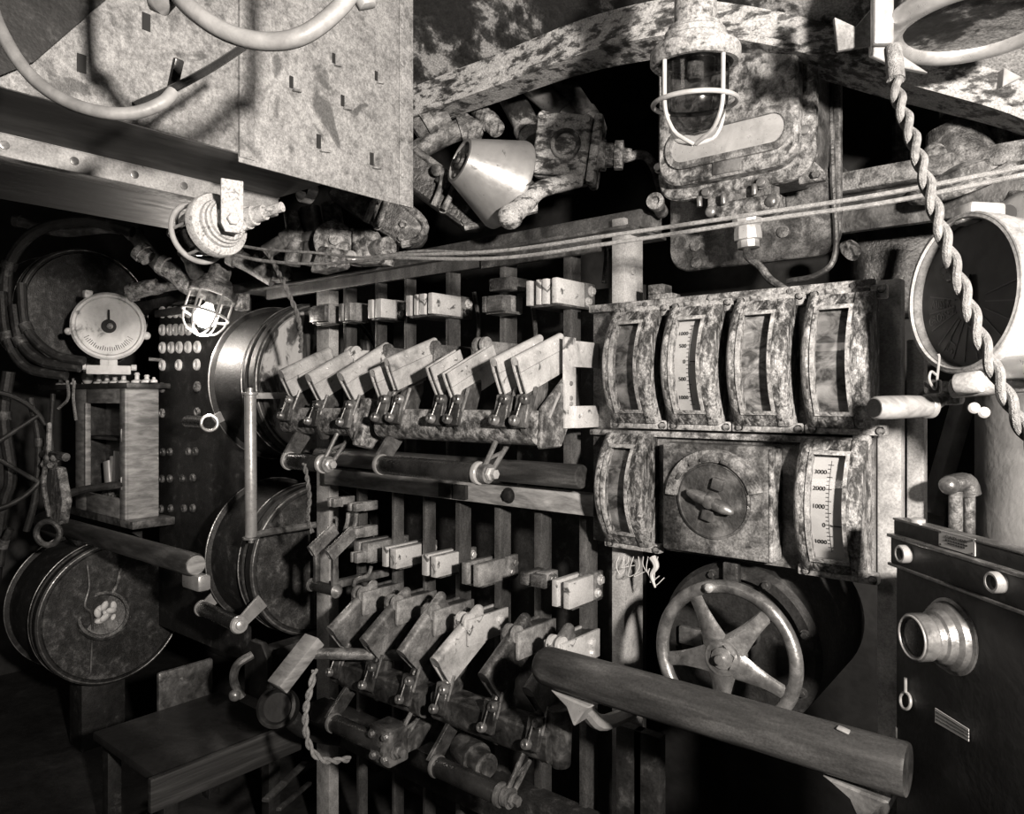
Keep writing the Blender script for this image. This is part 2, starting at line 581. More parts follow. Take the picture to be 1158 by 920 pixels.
def make_gauge(x0, zc, label, dialmat, W=.109, H=.226, op=(.025, .080), oh=.088, e0=.03, sag=.042, marks=None,
               paint='gauge_paint', ink='ink', flange=True, fl_top=True):
    t = thing('edgewise_gauge', label, 'gauge', (x0 + W / 2, PY, zc - H / 2), 'arched edgewise gauges on the board')
    hh = H / 2

    def e(z):
        return e0 + sag * (1 - (z / hh) ** 2)

    def P(x, d, z):
        return V((x0 + x, PY - d, zc + z))
    n = 22
    zs = [-hh + H * i / n for i in range(n + 1)]
    mb = MB()
    # left cheek, right cheek (bevelled outwards)
    mb.sweep([[P(0.003, 0, z), P(0, e(z) - .010, z), P(.006, e(z) - .002, z), P(.012, e(z), z), P(op[0] - .004, e(z) - .002, z),
               P(op[0], e(z) - .007, z), P(op[0], 0, z)] for z in zs])
    mb.sweep([[P(op[1], 0, z), P(op[1], e(z) - .007, z), P(op[1] + .004, e(z) - .001, z), P(op[1] + .010, e(z), z),
               P(W - .007, e(z) - .004, z), P(W - .001, e(z) - .012, z), P(W, 0, z)] for z in zs])
    for za, zb in ((oh, hh), (-hh, -oh)):
        k = [za + (zb - za) * i / 4 for i in range(5)]
        mb.sweep([[P(op[0] - .001, 0, z), P(op[0] - .001, e(z) - .003, z), P(op[1] + .001, e(z) - .003, z), P(op[1] + .001, 0, z)] for z in k])
    mb.build('housing', paint, t)
    # raised inner bezel
    mb = MB()
    kz = [-oh + 2 * oh * i / 14 for i in range(15)]
    for xa, xb in ((op[0] - .004, op[0] + .002), (op[1] - .002, op[1] + .004)):
        mb.sweep([[P(xa, e(z) - .008, z), P(xa, e(z) + .0015, z), P(xb, e(z) + .0015, z), P(xb, e(z) - .008, z)] for z in kz])
    for za, zb in ((oh - .002, oh + .005), (-oh - .005, -oh + .002)):
        mb.sweep([[P(op[0] - .004, e(z) - .008, z), P(op[0] - .004, e(z) + .0015, z), P(op[1] + .004, e(z) + .0015, z), P(op[1] + .004, e(z) - .008, z)]
                  for z in (za, zb)])
    mb.build('bezel', 'gauge_edge', t)
    dd = .020
    mb = MB()
    mb.sweep([[P(op[0] - .001, e(z) - dd - .004, z), P(op[0] - .001, e(z) - dd, z), P(op[1] + .001, e(z) - dd, z), P(op[1] + .001, e(z) - dd - .004, z)]
              for z in kz])
    dial = mb.build('dial', dialmat, t)
    mb = MB()
    mb.sweep([[P(op[0] - .001, e(z) - .0065, z), P(op[0] - .001, e(z) - .005, z), P(op[1] + .001, e(z) - .005, z), P(op[1] + .001, e(z) - .0065, z)]
              for z in kz])
    mb.build('glass_pane', 'glass_clear', t)
    if marks:
        nums, zlist, ticks = marks
        mb = MB()
        for z, l in ticks:
            y = e(z) - dd + .0006
            mb.sweep([[P(op[0] + .024, y - .001, z + q), P(op[0] + .024, y, z + q), P(op[0] + .024 + l, y, z + q), P(op[0] + .024 + l, y - .001, z + q)]
                      for q in (-.0006, .0006)])
        zz = [kz[1] + (kz[-2] - kz[1]) * i / 10 for i in range(11)]
        xs = op[0] + .0285
        mb.sweep([[P(xs, e(z) - dd, z), P(xs, e(z) - dd + .0007, z), P(xs + .0006, e(z) - dd + .0007, z), P(xs + .0006, e(z) - dd, z)] for z in zz])
        mb.build('scale_ticks', ink, dial)
        for s_, z in zip(nums, zlist):
            sl = -sag * 2 * z / (hh * hh)   # de/dz
            tz = V((0, -sl, 1)).normalized()
            nn = V((0, -1, -sl)).normalized()
            text_mesh('numeral', s_, ink, dial, basis(P(op[0] + .0235, e(z) - dd + .001, z), (1, 0, 0), tz, nn), .0105, 'RIGHT')
        z = zlist[nums.index('0')]
        mb = MB()
        mb.sweep([[P(op[0] + .033, e(z) - dd + .001, z + q), P(op[0] + .033, e(z) - dd + .003, z + q), P(op[1], e(z) - dd + .003, z + q), P(op[1], e(z) - dd + .001, z + q)]
                  for q in (-.0008, .0008)])
        mb.build('pointer', 'ink', t)
    if flange:
        mb = MB()
        if fl_top:
            MB().span(x0 + .004, x0 + W + .014, PY - .014, PY + .001, zc + hh - .012, zc + hh + .012, .003).build('flange', 'gauge_edge', t)
        mb.span(x0 - .006, x0 + W + .014, PY - .022, PY + .001, zc - hh - .012, zc - hh + .006, .003)
        fl = mb.build('flange', 'gauge_edge', t)
        for bx in (x0 + .008, x0 + W + .006):
            if fl_top:
                MB().bolt((bx, PY - .014, zc + hh + .004), (0, -1, 0), .0055, .004, False).build('screw', 'cast_mid', fl)
            MB().bolt((bx, PY - .022, zc - hh - .004), (0, -1, 0), .0055, .004, False).build('screw', 'cast_mid', fl)
    return t


tk = [(-.075 + .0075 * i, .005 if i % 5 else .009) for i in range(21)]
make_gauge(-.812, ZE + .063, 'top row arched gauge at the far left with a grey smudged dial', 'dial_grey')
make_gauge(-.680, ZE + .063, 'top row arched gauge with a white paper scale, second from the left', 'dial_white', 
           marks=(['1000', '500', '0', '500', '1000'], [.060, .036, .006, -.027, -.062], tk))
make_gauge(-.548, ZE + .063, 'top row arched gauge with a heavily blotched dial, third from the left', 'dial_stained')
make_gauge(-.416, ZE + .063, 'top row arched gauge at the right end with brown stained dial', 'dial_grey', op=(.022, .076))
make_gauge(-.826, ZE - .185, 'lower arched gauge left of the square dial box, smudged dial', 'dial_grey', oh=.087, op=(.026, .078), sag=.05, e0=.03, fl_top=False)
tk6 = [(.070 - .0066 * i, .009 if i % 3 == 0 else .005) for i in range(22)]
make_gauge(-.428, ZE - .183, 'lower arched gauge with clear white scale reading 3000 to 1000, right of the dial box', 'dial_white', op=(.026, .083), oh=.090,
           marks=(['3000', '2000', '1000', '0', '1000'], [.058, .031, .001, -.030, -.060], tk6), fl_top=False)

# square dial box with knob
bx0, bx1, bz0, bz1, bf = -.684, -.470, ZE - .292, ZE - .086, 1.29
t = thing('rheostat_box', 'square corroded dial box with a wing shaped knob between the two lower gauges', 'dial box', (-.577, PY, ZE - .292))
MB().span(bx0, bx1, bf, PY, bz0, bz1, .004).build('case', 'plate_corroded', t)
MB().span(bx1 - .006, bx1 + .001, bf - .002, PY, bz0 + .002, bz1 - .004, .002).build('side_edge', 'cast_grey', t)
kc = V((-.579, bf, ZE - .19))
mb = MB()
a0, a1 = radians(14), radians(176)
secs = []
for i in range(33):
    a = a0 + (a1 - a0) * i / 32
    c_, s_ = cos(a), sin(a)
    secs.append([kc + V((c_ * r, -h, s_ * r)) for r, h in ((.071, 0), (.072, .010), (.084, .013), (.094, .011), (.097, 0))])
mb.sweep(secs)
mb.build('scale_arc', 'cast_mid', t)
MB().lathe([(.071, -.001), (.071, .004), (.067, .006), (.066, .0035), (0, .003)], kc, (0, -1, 0), 48).build('dial_plate', 'cast_dark', t)
MB().torus(kc + V((0, -.003, 0)), (0, -1, 0), .068, .0018, 64, 8).build('dial_rim', 'worn_steel', t)
kn = MB()
kn.lathe([(.017, 0), (.016, .014), (.012, .026), (0, .03)], kc, (0, -1, 0), 20)
kn.lathe([(.009, 0), (.012, .012), (.011, .03), (.006, .045), (0, .05)], kc + V((0, -.016, 0)), (-.93, -.05, .34), 16)
kn.lathe([(.009, 0), (.012, .012), (.011, .03), (.006, .045), (0, .05)], kc + V((0, -.016, 0)), (.93, -.05, -.34), 16)
kn.build('wing_knob', 'worn_steel', t)
for dv, nm in ((V((.012, -.008, .032)), 'stop_lug'), (V((-.008, -.007, -.026)), 'stop_lug')):
    MB().box(kc + dv, (.022, .014, .022), .003, Matrix.Rotation(radians(15), 3, 'Y')).build(nm, 'worn_steel', t)
for a in (70, 100, 118, 146):
    c_ = kc + V((cos(radians(a)) * .077, -.013, sin(radians(a)) * .077))
    MB().box(c_, (.014, .006, .006), .001, Matrix.Rotation(radians(90 - a), 3, 'Y')).build('scale_pointer', 'worn_steel', t)

# hanging cotton waste under the lower left gauge
t = thing('cotton_waste', 'ragged pale cotton threads hanging under the lower left gauge', 'thread', Y(738, 632, 1.30))
for i in range(9):
    a = Y(700 + i * 5.5, 629, 1.315)
    L = .02 + .05 * random.random() + (.03 if i > 6 else 0)
    MB().tube([a, a + V((.006 * random.uniform(-1, 1), -.004, -L * .5)), a + V((.012 * random.uniform(-1, 1), -.002, -L)),
               a + V((.014, 0, -L * .7))], .0009, 5, 5).build('thread', 'cotton', t)
MB().tube([Y(738, 630, 1.315), Y(742, 640, 1.31), Y(737, 650, 1.31), Y(741, 664, 1.31)], lambda q: .006 * (1 - q) + .002, 7, 6).build('tuft', 'cotton', t)

# ------------------------------------------------------------------ handwheel on its drum
wc = Y(821, 741, 1.20)
t = thing('handwheel', 'polished five spoked iron handwheel below the square dial box', 'wheel', (wc.x, 1.35, wc.z - .12))
ax = V((.06, -1, .05)).normalized()
_, U, Wv = frame_of(ax)
U2 = V((1, 0, 0)) - ax * ax.x
U2.normalize()
W2 = ax.cross(U2)
if W2.z < 0:
    W2 = -W2
Rw = .116
mb = MB().torus(wc, ax, Rw, .0115, 64, 14)
mb.build('rim', 'worn_steel', t)
for k in range(5):
    a = radians(50 + 72 * k)
    d = U2 * cos(a) + W2 * sin(a)
    pd = ax.cross(d)
    sec = []
    for q in range(9):
        f = q / 8
        p = wc + d * (.018 + (Rw - .020) * f) - ax * (.014 * (1 - f) ** 1.5 * -1)
        w_ = .017 * (1 - f) ** 1.6 + .009 + .004 * f ** 4
        h_ = .006
        sec.append([p + pd * (w_ * cos(b)) + ax * (h_ * sin(b)) for b in [2 * pi * j / 10 for j in range(10)]])
    MB().sweep(sec).build('spoke', 'worn_steel', t)
hb = MB().lathe([(.034, -.012), (.034, .012), (.030, .018), (.026, .018), (.025, .014), (.018, .014), (.018, .022), (.008, .024), (.008, .034), (0, .035)],
                wc, ax, 32)
hb.build('hub', 'worn_steel', t)
MB().cyl(wc - ax * .01, wc - ax * .15, .012).build('shaft', 'cast_dark', t)
pp = wc + (U2 * cos(radians(103)) + W2 * sin(radians(103))) * Rw
MB().lathe([(.006, 0), (.008, .006), (.008, .014), (.004, .019), (0, .02)], pp + ax * .006, ax, 14).build('knob', 'bright_steel', t)

dc = Y(835, 728, 1.36)
t = thing('controller_drum', 'dark round drum casing behind the handwheel', 'drum', (dc.x, 1.35, dc.z - .16))
MB().lathe([(.150, -.30), (.156, -.04), (.156, 0), (.146, .012), (.128, .012), (.124, -.004), (.04, -.006), (.03, .02), (0, .02)], dc, (0, -1, 0), 56).build('casing', 'black_dusty', t)
for k in range(8):
    a = radians(20 + 45 * k)
    MB().bolt(dc + V((cos(a) * .137, -.012, sin(a) * .137)), (0, -1, 0), .007, .008).build('bolt', 'cast_dark', t)
MB().box(dc + V((-.005, -.018, .135)), (.03, .02, .05), .004).build('latch', 'cast_dark', t)
MB().box(dc + V((-.09, -.012, .0)), (.05, .016, .035), .003).build('bracket_plate', 'worn_steel', t)
# ------------------------------------------------------------------ switchboard frame
t = thing('switchboard_frame', 'tall iron frame of upright bars behind the copper knife switches', 'frame', (-1.35, 1.36, 0))
FRM = t
TOPZ, BOTZ = ZE + .345, 0.0


def bar(px0, px1, pxs, y0, zt, zb, mat='busbar', name='upright_bar'):
    """px0 to px1 front face, px1 to pxs right face"""
    a = Y(px0, 450, y0).x
    b = Y(px1, 450, y0).x
    r = ray(pxs, 450)
    y1 = b * r.y / r.x
    return MB().span(a, b, y0, max(y1, y0 + .012), zb, zt, .0012).build(name, mat, FRM)


zU, zM, zL = ZE + .33, ZE - .225, 0.02
bar(358, 372, 383, 1.35, zU, zL, 'post_pale', 'end_post')
for p in ((388, 392, 404), (424, 428, 438), (457, 460, 471), (504, 508, 521), (565, 571, 585), (637, 646, 657)):
    bar(*p, 1.35, zU, zM)
for p in ((403, 406, 416), (443, 446, 457), (478, 481, 493), (515, 520, 533), (559, 565, 578), (604, 612, 624), (655, 663, 676)):
    bar(*p, 1.35, zM, zL)
bar(692, 706, 727, 1.36, ZE + .385, zL, 'post_pale', 'corner_post')
pc = X(714, 306, Y(706, 450, 1.36).x)
MB().bolt(pc, (1, 0, 0), .009, .006, False).build('bolt', 'post_pale', t)
# top angle: dark gutter, bright lip, lower flange
xa, xb = -2.75, -.78
MB().span(xa, xb, 1.375, 1.47, ZE + .362, ZE + .402, .004).build('top_beam', 'angle_dark', t)
MB().span(xa, xb, 1.325, 1.49, ZE + .352, ZE + .360, .002).build('top_flange', 'angle_dark', t)
MB().span(xa + .6, -.90, 1.345, 1.36, ZE + .322, ZE + .352, .002).build('top_web', 'busbar', t)
MB().span(-1.20, -.86, 1.335, 1.35, ZE + .315, ZE + .352, .003).build('splice_plate', 'copper_dark', t)
# middle rail of wood with dark pads
MB().span(-1.80, -.86, 1.315, 1.348, ZE - .252, ZE - .205, .003).build('middle_rail', 'pale_wood', t)
for px in (505, 522):
    p = Y(px, 555, 1.315)
    MB().span(p.x - .022, p.x + .022, 1.306, 1.32, ZE - .247, ZE - .212, .002).build('rail_pad', 'black_dusty', t)
p = Y(575, 560, 1.315)
MB().bolt(p, (0, -1, 0), .014, .008).build('rail_bolt', 'black_dusty', t)
MB().cyl((-1.78, 1.285, ZE - .165), (-.868, 1.285, ZE - .165), .026, bev=.004).build('rocker_shaft', 'rail_wood', t)
MB().span(-1.85, -.80, 1.30, 1.36, ZE - .99, ZE - .90, .004).build('bottom_rail', 'black_dusty', t)
for px in (715, 735):
    p = Y(px, 870, 1.3)
    MB().span(p.x - .03, p.x + .03, 1.285, 1.31, ZE - .93, ZE - .66, .003).build('foot_plate', 'black_dusty', t)
# panel behind the bars so the far hull is not seen straight through
MB().span(-1.82, -.90, 1.60, 1.615, .1, ZE + .28, .002).build('rear_sheet', 'black_dusty', t)
for k, (px, y0_, y1_) in enumerate([(536, 330, 400), (600, 330, 420), (680, 250, 320), (660, 560, 610), (700, 600, 680), (420, 360, 420)]):
    a, b = Y(px, y0_, 1.45), Y(px + 3, y1_, 1.47)
    MB().tube([a, (a + b) / 2 + V((.004, .01, 0)), b], .006, 8, 4).build('conductor', 'copper_dark', t)


# ------------------------------------------------------------------ fixed contacts
def make_contact(label, leaves, block, pxr, zt, zb, mat='copper_bright', yf=1.27, bolts=True, group='fixed contacts', name='contact_clip', foot=True):
    """leaves: px spans of thin plates; block: px span start of the thick plate; pxr: right end px of its bolted lug (on the block's right face)"""
    xs = [Y(a, 450, yf).x for a, b in leaves] + [Y(block[0], 450, yf).x]
    xb1 = Y(block[1], 450, yf).x
    r = ray(pxr, 450)
    yb = xb1 * r.y / r.x
    yb = max(yf + .05, min(yb, 1.42))
    t = thing(name, label, 'contact', (sum(xs) / len(xs), max(yb - .02, 1.34), ZE + zb), group)
    ybk = yb
    for a, b in leaves:
        MB().span(Y(a, 450, yf).x, Y(b, 450, yf).x, yf, ybk, ZE + zb, ZE + zt, .0015).build('leaf', mat, t)
    MB().span(Y(block[0], 450, yf).x, xb1, yf, ybk - .045, ZE + zb, ZE + zt, .002).build('block', mat, t)
    lug = MB().span(Y(block[0], 450, yf).x + .002, xb1 - .001, ybk - .05, ybk, ZE + zb - .002, ZE + zt + .002, .003).build('lug', 'copper_worn', t)
    x0 = min(xs)
    MB().span(x0, xb1 - .005, ybk - .06, ybk - .012, ZE + zb + .004, ZE + zt - .004, .002).build('spacer', 'copper_dark', t)
    if foot:
        MB().span(x0 + .002, xb1, yf + .012, ybk - .01, ZE + zb - .004, ZE + zb + .001, .001).build('base_strip', 'copper_dark', t)
    if bolts:
        MB().bolt(V((xb1, ybk - .018, ZE + zt - .016)), (1, 0, 0), .009, .007, True).build('bolt', mat, t)
        MB().bolt(V((xb1, ybk - .030, ZE + zb + .014)), (1, 0, 0), .008, .006, True).build('bolt', mat, t)
    return t


g = 'fixed contacts along the top row'
make_contact('leftmost pale contact of the top row, on the wide end post', [(353, 356)], (358, 372), 384, .265, .213, 'copper_worn', bolts=False, group=g)
make_contact('second contact from the left in the top row, in front of a thin bar', [(383, 387)], (390, 396), 418, .262, .213, 'copper_worn', bolts=False, group=g)
make_contact('bright cracked contact third from the left in the top row', [(416, 421)], (424, 431), 462, .262, .212, group=g)
make_contact('wide bright top row contact with two round bolt heads', [(459, 464), (468, 472), (474, 480)], (484, 489), 535, .260, .208, group=g)
make_contact('bright three leaf contact ending the top row at the right, beside the corner post', [(595, 600), (606, 611), (613, 619)], (624, 630), 674, .258, .203, group=g)
make_contact('dark two step block hanging in the top row between the two bright contacts', [(545, 549)], (551, 568), 592, .235, .198, 'copper_dark', bolts=False, group=g)
p = Y(553, 310, 1.29)
b_ = thing('clamp_block', 'dark bolted clamp above the dark two step contact in the top row', 'clamp', (p.x + .05, 1.35, ZE + .245))
MB().span(Y(553, 310, 1.29).x, Y(578, 310, 1.29).x, 1.29, 1.36, ZE + .248, ZE + .278, .003).build('body', 'copper_dark', b_)
MB().bolt((Y(560, 310, 1.29).x, 1.29, ZE + .263), (0, -1, 0), .011, .006).build('bolt', 'copper_dark', b_)

g = 'fixed contacts along the lower row'
LZ = (-.388, -.440)
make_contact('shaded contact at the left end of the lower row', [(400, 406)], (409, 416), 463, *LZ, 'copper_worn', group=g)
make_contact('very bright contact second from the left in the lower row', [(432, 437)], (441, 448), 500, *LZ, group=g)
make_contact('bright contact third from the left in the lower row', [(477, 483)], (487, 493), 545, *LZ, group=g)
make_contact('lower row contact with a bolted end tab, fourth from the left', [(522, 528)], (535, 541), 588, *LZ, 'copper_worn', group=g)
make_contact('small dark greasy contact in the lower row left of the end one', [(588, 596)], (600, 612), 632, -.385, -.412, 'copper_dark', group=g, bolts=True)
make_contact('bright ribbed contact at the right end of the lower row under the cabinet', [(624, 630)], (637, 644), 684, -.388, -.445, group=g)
g = 'small contacts under the middle rail'
make_contact('left small pale contact under the middle rail', [(370, 373)], (375, 378), 402, -.279, -.303, 'copper_worn', 1.26, False, g, foot=False)
make_contact('right small contact with a corroded end under the middle rail', [(393, 396)], (399, 403), 428, -.284, -.306, 'copper_worn', 1.26, False, g, foot=False)
make_contact('short dusty contact beside the small switch blades', [(392, 395)], (397, 402), 428, -.347, -.372, 'copper_worn', 1.24, False, g, foot=False)
make_contact('tiny contact below the small switch blades', [(396, 398)], (400, 404), 428, -.41, -.437, 'copper_worn', 1.24, False, g, foot=False)


# ------------------------------------------------------------------ knife switches
A20 = radians(20)
D1 = V((0, cos(A20), sin(A20)))
D2 = V((0, sin(A20), -cos(A20)))


def add_blade(t, x, yF, zF, mat, L=.16, H=.078, w=.0115, cut=False, d1=D1, d2=D2, seam=True, ang=None):
    if ang is not None:
        d1 = V((0, cos(radians(ang)), sin(radians(ang))))
        d2 = V((0, sin(radians(ang)), -cos(radians(ang))))
    F = V((x, yF, ZE + zF))
    r = w
    mb = MB()
    if not cut:
        mb.cyl(F + d2 * r, F + d2 * r + d1 * L, r, None, 16)
        mb.ball(F + d2 * r + d1 * L, r, (1, 1, 1), 14)
    top0, top1 = (r if not cut else 0.0), .032
    sx = V((1, 0, 0))
    for s in (-1, 1):
        o = sx * (s * w - (0.0035 if s > 0 else 0))
        mb.prism([F + d2 * top0 + o, F + d2 * top1 + o, F + d2 * top1 + d1 * L + o, F + d2 * top0 + d1 * L + o], sx * .0035)
    b = mb.build('blade', mat, t)
    mb = MB()
    L2 = L * .93
    for s in (-1, 1):
        o = sx * (s * (w - .0006) - (0.0035 if s > 0 else 0))
        mb.prism([F + d2 * (top1 + (.0012 if seam else 0)) + o, F + d2 * H + d1 * .004 + o, F + d2 * H + d1 * L2 + o, F + d2 * (top1 + .0012) + d1 * L + o], sx * .0035)
    mb.build('lower_leaf', mat, b)
    mb = MB()
    mb.prism([F + d2 * .008 + d1 * .004 - sx * (w - .0036), F + d2 * (H - .003) + d1 * .006 - sx * (w - .0036), F + d2 * (H - .003) + d1 * L2 - sx * (w - .0036),
              F + d2 * .008 + d1 * L - sx * (w - .0036)], sx * (2 * w - .0072))
    mb.build('core', 'copper_dark', b)
    for q in (.35, .8):
        MB().bolt(F + d2 * .014 + d1 * (L * q) + sx * (w * .95), (1, 0, .3), .003, .002, False).build('rivet', mat, b)


def add_lever(t, x, yF, zF, big=False, mat='cast_dark', bmat='worn_steel'):
    """cast lever from the crossbar up to the blade with its two bolt clamp"""
    a = V((x, yF, ZE + zF))
    sx = V((1, 0, 0))
    th = .015
    poly = [a + V((0, .045, -.165)), a + V((0, .022, -.125)), a + V((0, .034, -.075)), a + V((0, .045, -.055)), a + V((0, .105, -.03)),
            a + V((0, .105, -.055)), a + V((0, .09, -.095)), a + V((0, .085, -.165))]
    MB().prism([p - sx * th / 2 for p in poly], sx * th, .003).build('lever', mat, t)
    c = MB()
    c.prism([a + V((-.016, .028, -.064)), a + V((-.016, .012, -.128)), a + V((-.016, .024, -.132)), a + V((-.016, .042, -.066))], sx * .034, .002)
    cl = c.build('clamp', mat, t)
    b0, b1 = a + V((.012, .029, -.076)), a + V((-.004, .013, -.117))
    ax = V((-.15, -.95, .25))
    for b in (b0, b1):
        MB().lathe([(.0105, 0), (.0105, .010), (.0085, .013), (.0045, .013), (.004, .010), (0, .010)], b, ax, 16).build('bolt', bmat, cl)
    MB().tube([b0 + ax * .008 + V((-.008, 0, 0)), b1 + ax * .008 + V((.006, 0, 0.004))], .0018, 6).build('safety_wire', bmat, cl)
    MB().tube([a + V((.016, .052, -.05)), a + V((.016, .030, -.10))], .004, 8).build('edge_pin', bmat, cl)


def add_crossbar(t, x0, x1, yF, z0, mat='cast_dark'):
    y0, y1 = yF + .032, yF + .095
    za, zb = ZE + z0 - .095, ZE + z0 - .165
    secs = []
    for x in (x0, x1):
        pr = [(y0, za - .004), (y0 + .004, za), (y1 - .004, za), (y1, za - .006)]
        for k in range(9):
            a = pi * k / 8
            pr.append(((y0 + y1) / 2 + cos(a) * (y1 - y0) / 2, (zb + .024) - sin(a) * .024))
        secs.append([V((x, y, z)) for y, z in pr])
    MB().sweep(secs).build('crossbar', mat, t)


def add_handle(t, x0, x1, yh, zh, arms, yF, z0, r=.021, armmat='worn_steel', discmat='bright_steel'):
    A, B = V((x0, yh, ZE + zh)), V((x1, yh, ZE + zh))
    MB().cyl(A, B, r, None, 24, .004).build('handle', 'bakelite', t)
    for p, s in ((A, -1), (B, 1)):
        mb = MB().lathe([(r * 1.12, 0), (r * 1.18, .004), (r * 1.1, .010), (r * .5, .012), (r * .45, .020), (0, .021)], p - V((s * .002, 0, 0)), (s, 0, 0), 24)
        mb.build('end_disc', discmat, t)
    for x, kind in arms:
        top = V((x, yF + .065, ZE + z0 - .155))
        bot = V((x, yh + .002, ZE + zh))
        if kind == 'plate':
            MB().prism([top + V((-.004, -.028, 0)), top + V((-.004, .032, .004)), bot + V((-.004, .022, -.004)), bot + V((-.004, -.016, .012))], V((.010, 0, 0)), .001).build('arm', armmat, t)
        else:
            mb = MB()
            mb.tube([top + V((0, -.022, 0)), bot + V((0, -.014, 0))], .0055, 8)
            mb.tube([top + V((0, .024, 0)), bot + V((0, .014, 0))], .0055, 8)
            mb.tube([top.lerp(bot, .55) + V((0, -.018, 0)), top.lerp(bot, .35) + V((0, .02, 0))], .004, 8)
            mb.lathe([(.020, -.008), (.020, .008)], bot, (1, 0, 0), 20)
            mb.build('arm', armmat, t)
            MB().lathe([(.014, 0), (.014, .006), (.010, .008), (.010, .018), (0, .020)], bot + V((.010, 0, 0)), (1, 0, 0), 6).build('nut', discmat, t)


YF = 1.10
# upper left switch
t = thing('knife_switch', 'upper left knife switch with three single copper blades on one bar', 'switch', (-1.58, 1.19, ZE - .19), 'copper knife switches')
for x, z, an in ((-1.71, .074, 24), (-1.59, .062, 27), (-1.46, .062, 29)):
    add_blade(t, x + .012, YF, z, 'copper_bright', w=.0115, ang=an, L=.165)
    add_lever(t, x + .012, YF, z - .004)
add_crossbar(t, -1.745, -1.43, YF, .070, 'cast_grey')
MB().box((-1.415, YF + .075, ZE - .065), (.035, .075, .12), .008, Matrix.Rotation(radians(-14), 3, 'X')).build('end_casting', 'cast_grey', t)
add_handle(t, -1.665, -1.525, YF + .01, -.163, [(-1.68, 'plate'), (-1.51, 'frame')], YF, .066)
# upper right switch
t = thing('knife_switch', 'upper right knife switch with paired copper blades and a stepped end bracket', 'switch', (-1.12, 1.19, ZE - .19), 'copper knife switches')
for x, z, c in ((-1.327, .066, 0), (-1.277, .090, 0), (-1.140, .066, 1), (-1.09, .052, 1), (-.957, .080, 0), (-.903, .080, 0)):
    add_blade(t, x, YF, z, 'copper_bright', w=.009, cut=bool(c), ang=25 if c else 20.5, L=.10 if x == -1.140 else .16)
for x in (-1.318, -1.268, -1.135, -1.085, -.955, -.903):
    add_lever(t, x, YF, .072)
add_crossbar(t, -1.355, -.885, YF, .070, 'cast_grey')
# right end plate: a broad triangular casting
a = V((-.886, YF, ZE))
MB().prism([a + V((0, .055, -.02)), a + V((0, .15, .055)), a + V((0, .17, -.02)), a + V((0, .12, -.10)), a + V((0, .05, -.10))], V((.012, 0, 0)), .003).build('end_casting', 'cast_mid', t)
MB().tube([a + V((.013, .075, -.04)), a + V((.013, .11, .01))], .003, 8).build('end_rib', 'bright_steel', t)
add_handle(t, -1.30, -1.005, YF + .01, -.152, [(-1.315, 'plate'), (-.985, 'frame')], YF, .066)

# jaws behind the upper blades
def make_jaw(label, x, yj, z0, z1, mat, gap=.026, ln=.075, name='hinge_jaw', group='hinge jaws behind the blades', top=True, yback=1.36):
    t = thing(name, label, 'contact', (x, yback - .01, ZE + z0), group)
    for s, nm in ((-1, 'cheek'), (1, 'cheek')):
        MB().span(x + s * gap - .004, x + s * gap + .004, yj, yback, ZE + z0, ZE + z1, .0015).build(nm, mat, t)
    MB().span(x - gap, x + gap, yj + ln * .62, yback, ZE + z0 + .005, ZE + z1 - .005, .002).build('spacer', 'copper_dark', t)
    if top:
        mb = MB()
        for s in (-.45, .45):
            mb.lathe([(.019, -.004), (.019, .004)], (x + s * gap * 1.2, yj + .012, ZE + z1 - .008), (1, 0, 0), 20)
        mb.build('hinge_ear', mat, t)
    MB().bolt((x + gap + .004, yback - .03, ZE + (z0 + z1) / 2 + .006), (1, 0, 0), .010, .006).build('bolt', mat, t)
    MB().bolt((x + gap + .004, yback - .032, ZE + (z0 + z1) / 2 - .014), (1, 0, 0), .007, .005).build('bolt', mat, t)
    return t


g = 'hinge jaws behind the upper blades'
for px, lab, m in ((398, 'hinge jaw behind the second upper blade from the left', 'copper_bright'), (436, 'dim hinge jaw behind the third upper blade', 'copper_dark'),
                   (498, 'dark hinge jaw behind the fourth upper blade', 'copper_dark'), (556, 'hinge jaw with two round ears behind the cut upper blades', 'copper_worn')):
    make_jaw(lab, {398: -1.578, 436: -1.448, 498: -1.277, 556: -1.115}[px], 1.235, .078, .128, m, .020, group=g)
# bracket of the end blade : upright strap with two tabs
x = -.872
t = thing('contact_bracket', 'pale upright strap with two square tabs beside the right end upper blade', 'bracket', (x, 1.35, ZE - .07))
MB().span(x - .004, x + .004, 1.225, 1.262, ZE - .062, ZE + .125, .001).build('strap', 'copper_bright', t)
for za, zb in ((.064, .118), (-.062, -.016)):
    tb = MB().span(x + .002, x + .012, 1.252, 1.345, ZE + za, ZE + zb, .0015).build('tab', 'copper_bright', t)
    MB().bolt((x + .012, 1.272, ZE + zb - .02), (1, 0, 0), .004, .002, False).build('screw', 'copper_bright', tb)
for z in (.03, .0, -.012):
    MB().bolt((x + .004, 1.243, ZE + z), (1, 0, 0), .005, .002, False).build('screw', 'copper_worn', t)

# lower switches
YL = 1.13
def lower_switch(label, xs, bar_x, hx, arms, z0, mats, angs, name='knife_switch'):
    t = thing(name, label, 'switch', (sum(xs) / len(xs), 1.22, ZE + z0 - .26), 'copper knife switches')
    for x, m, an in zip(xs, mats, angs):
        add_blade(t, x, YL, z0, m, L=.165, H=.084, w=.0135, ang=an)
        add_lever(t, x, YL, z0, mat='iron_oiled')
    add_crossbar(t, bar_x[0], bar_x[1], YL, z0, 'iron_oiled')
    add_handle(t, hx[0], hx[1], YL - .01, z0 - .225, arms, YL, z0, armmat='cast_dark', discmat='worn_steel')
    return t


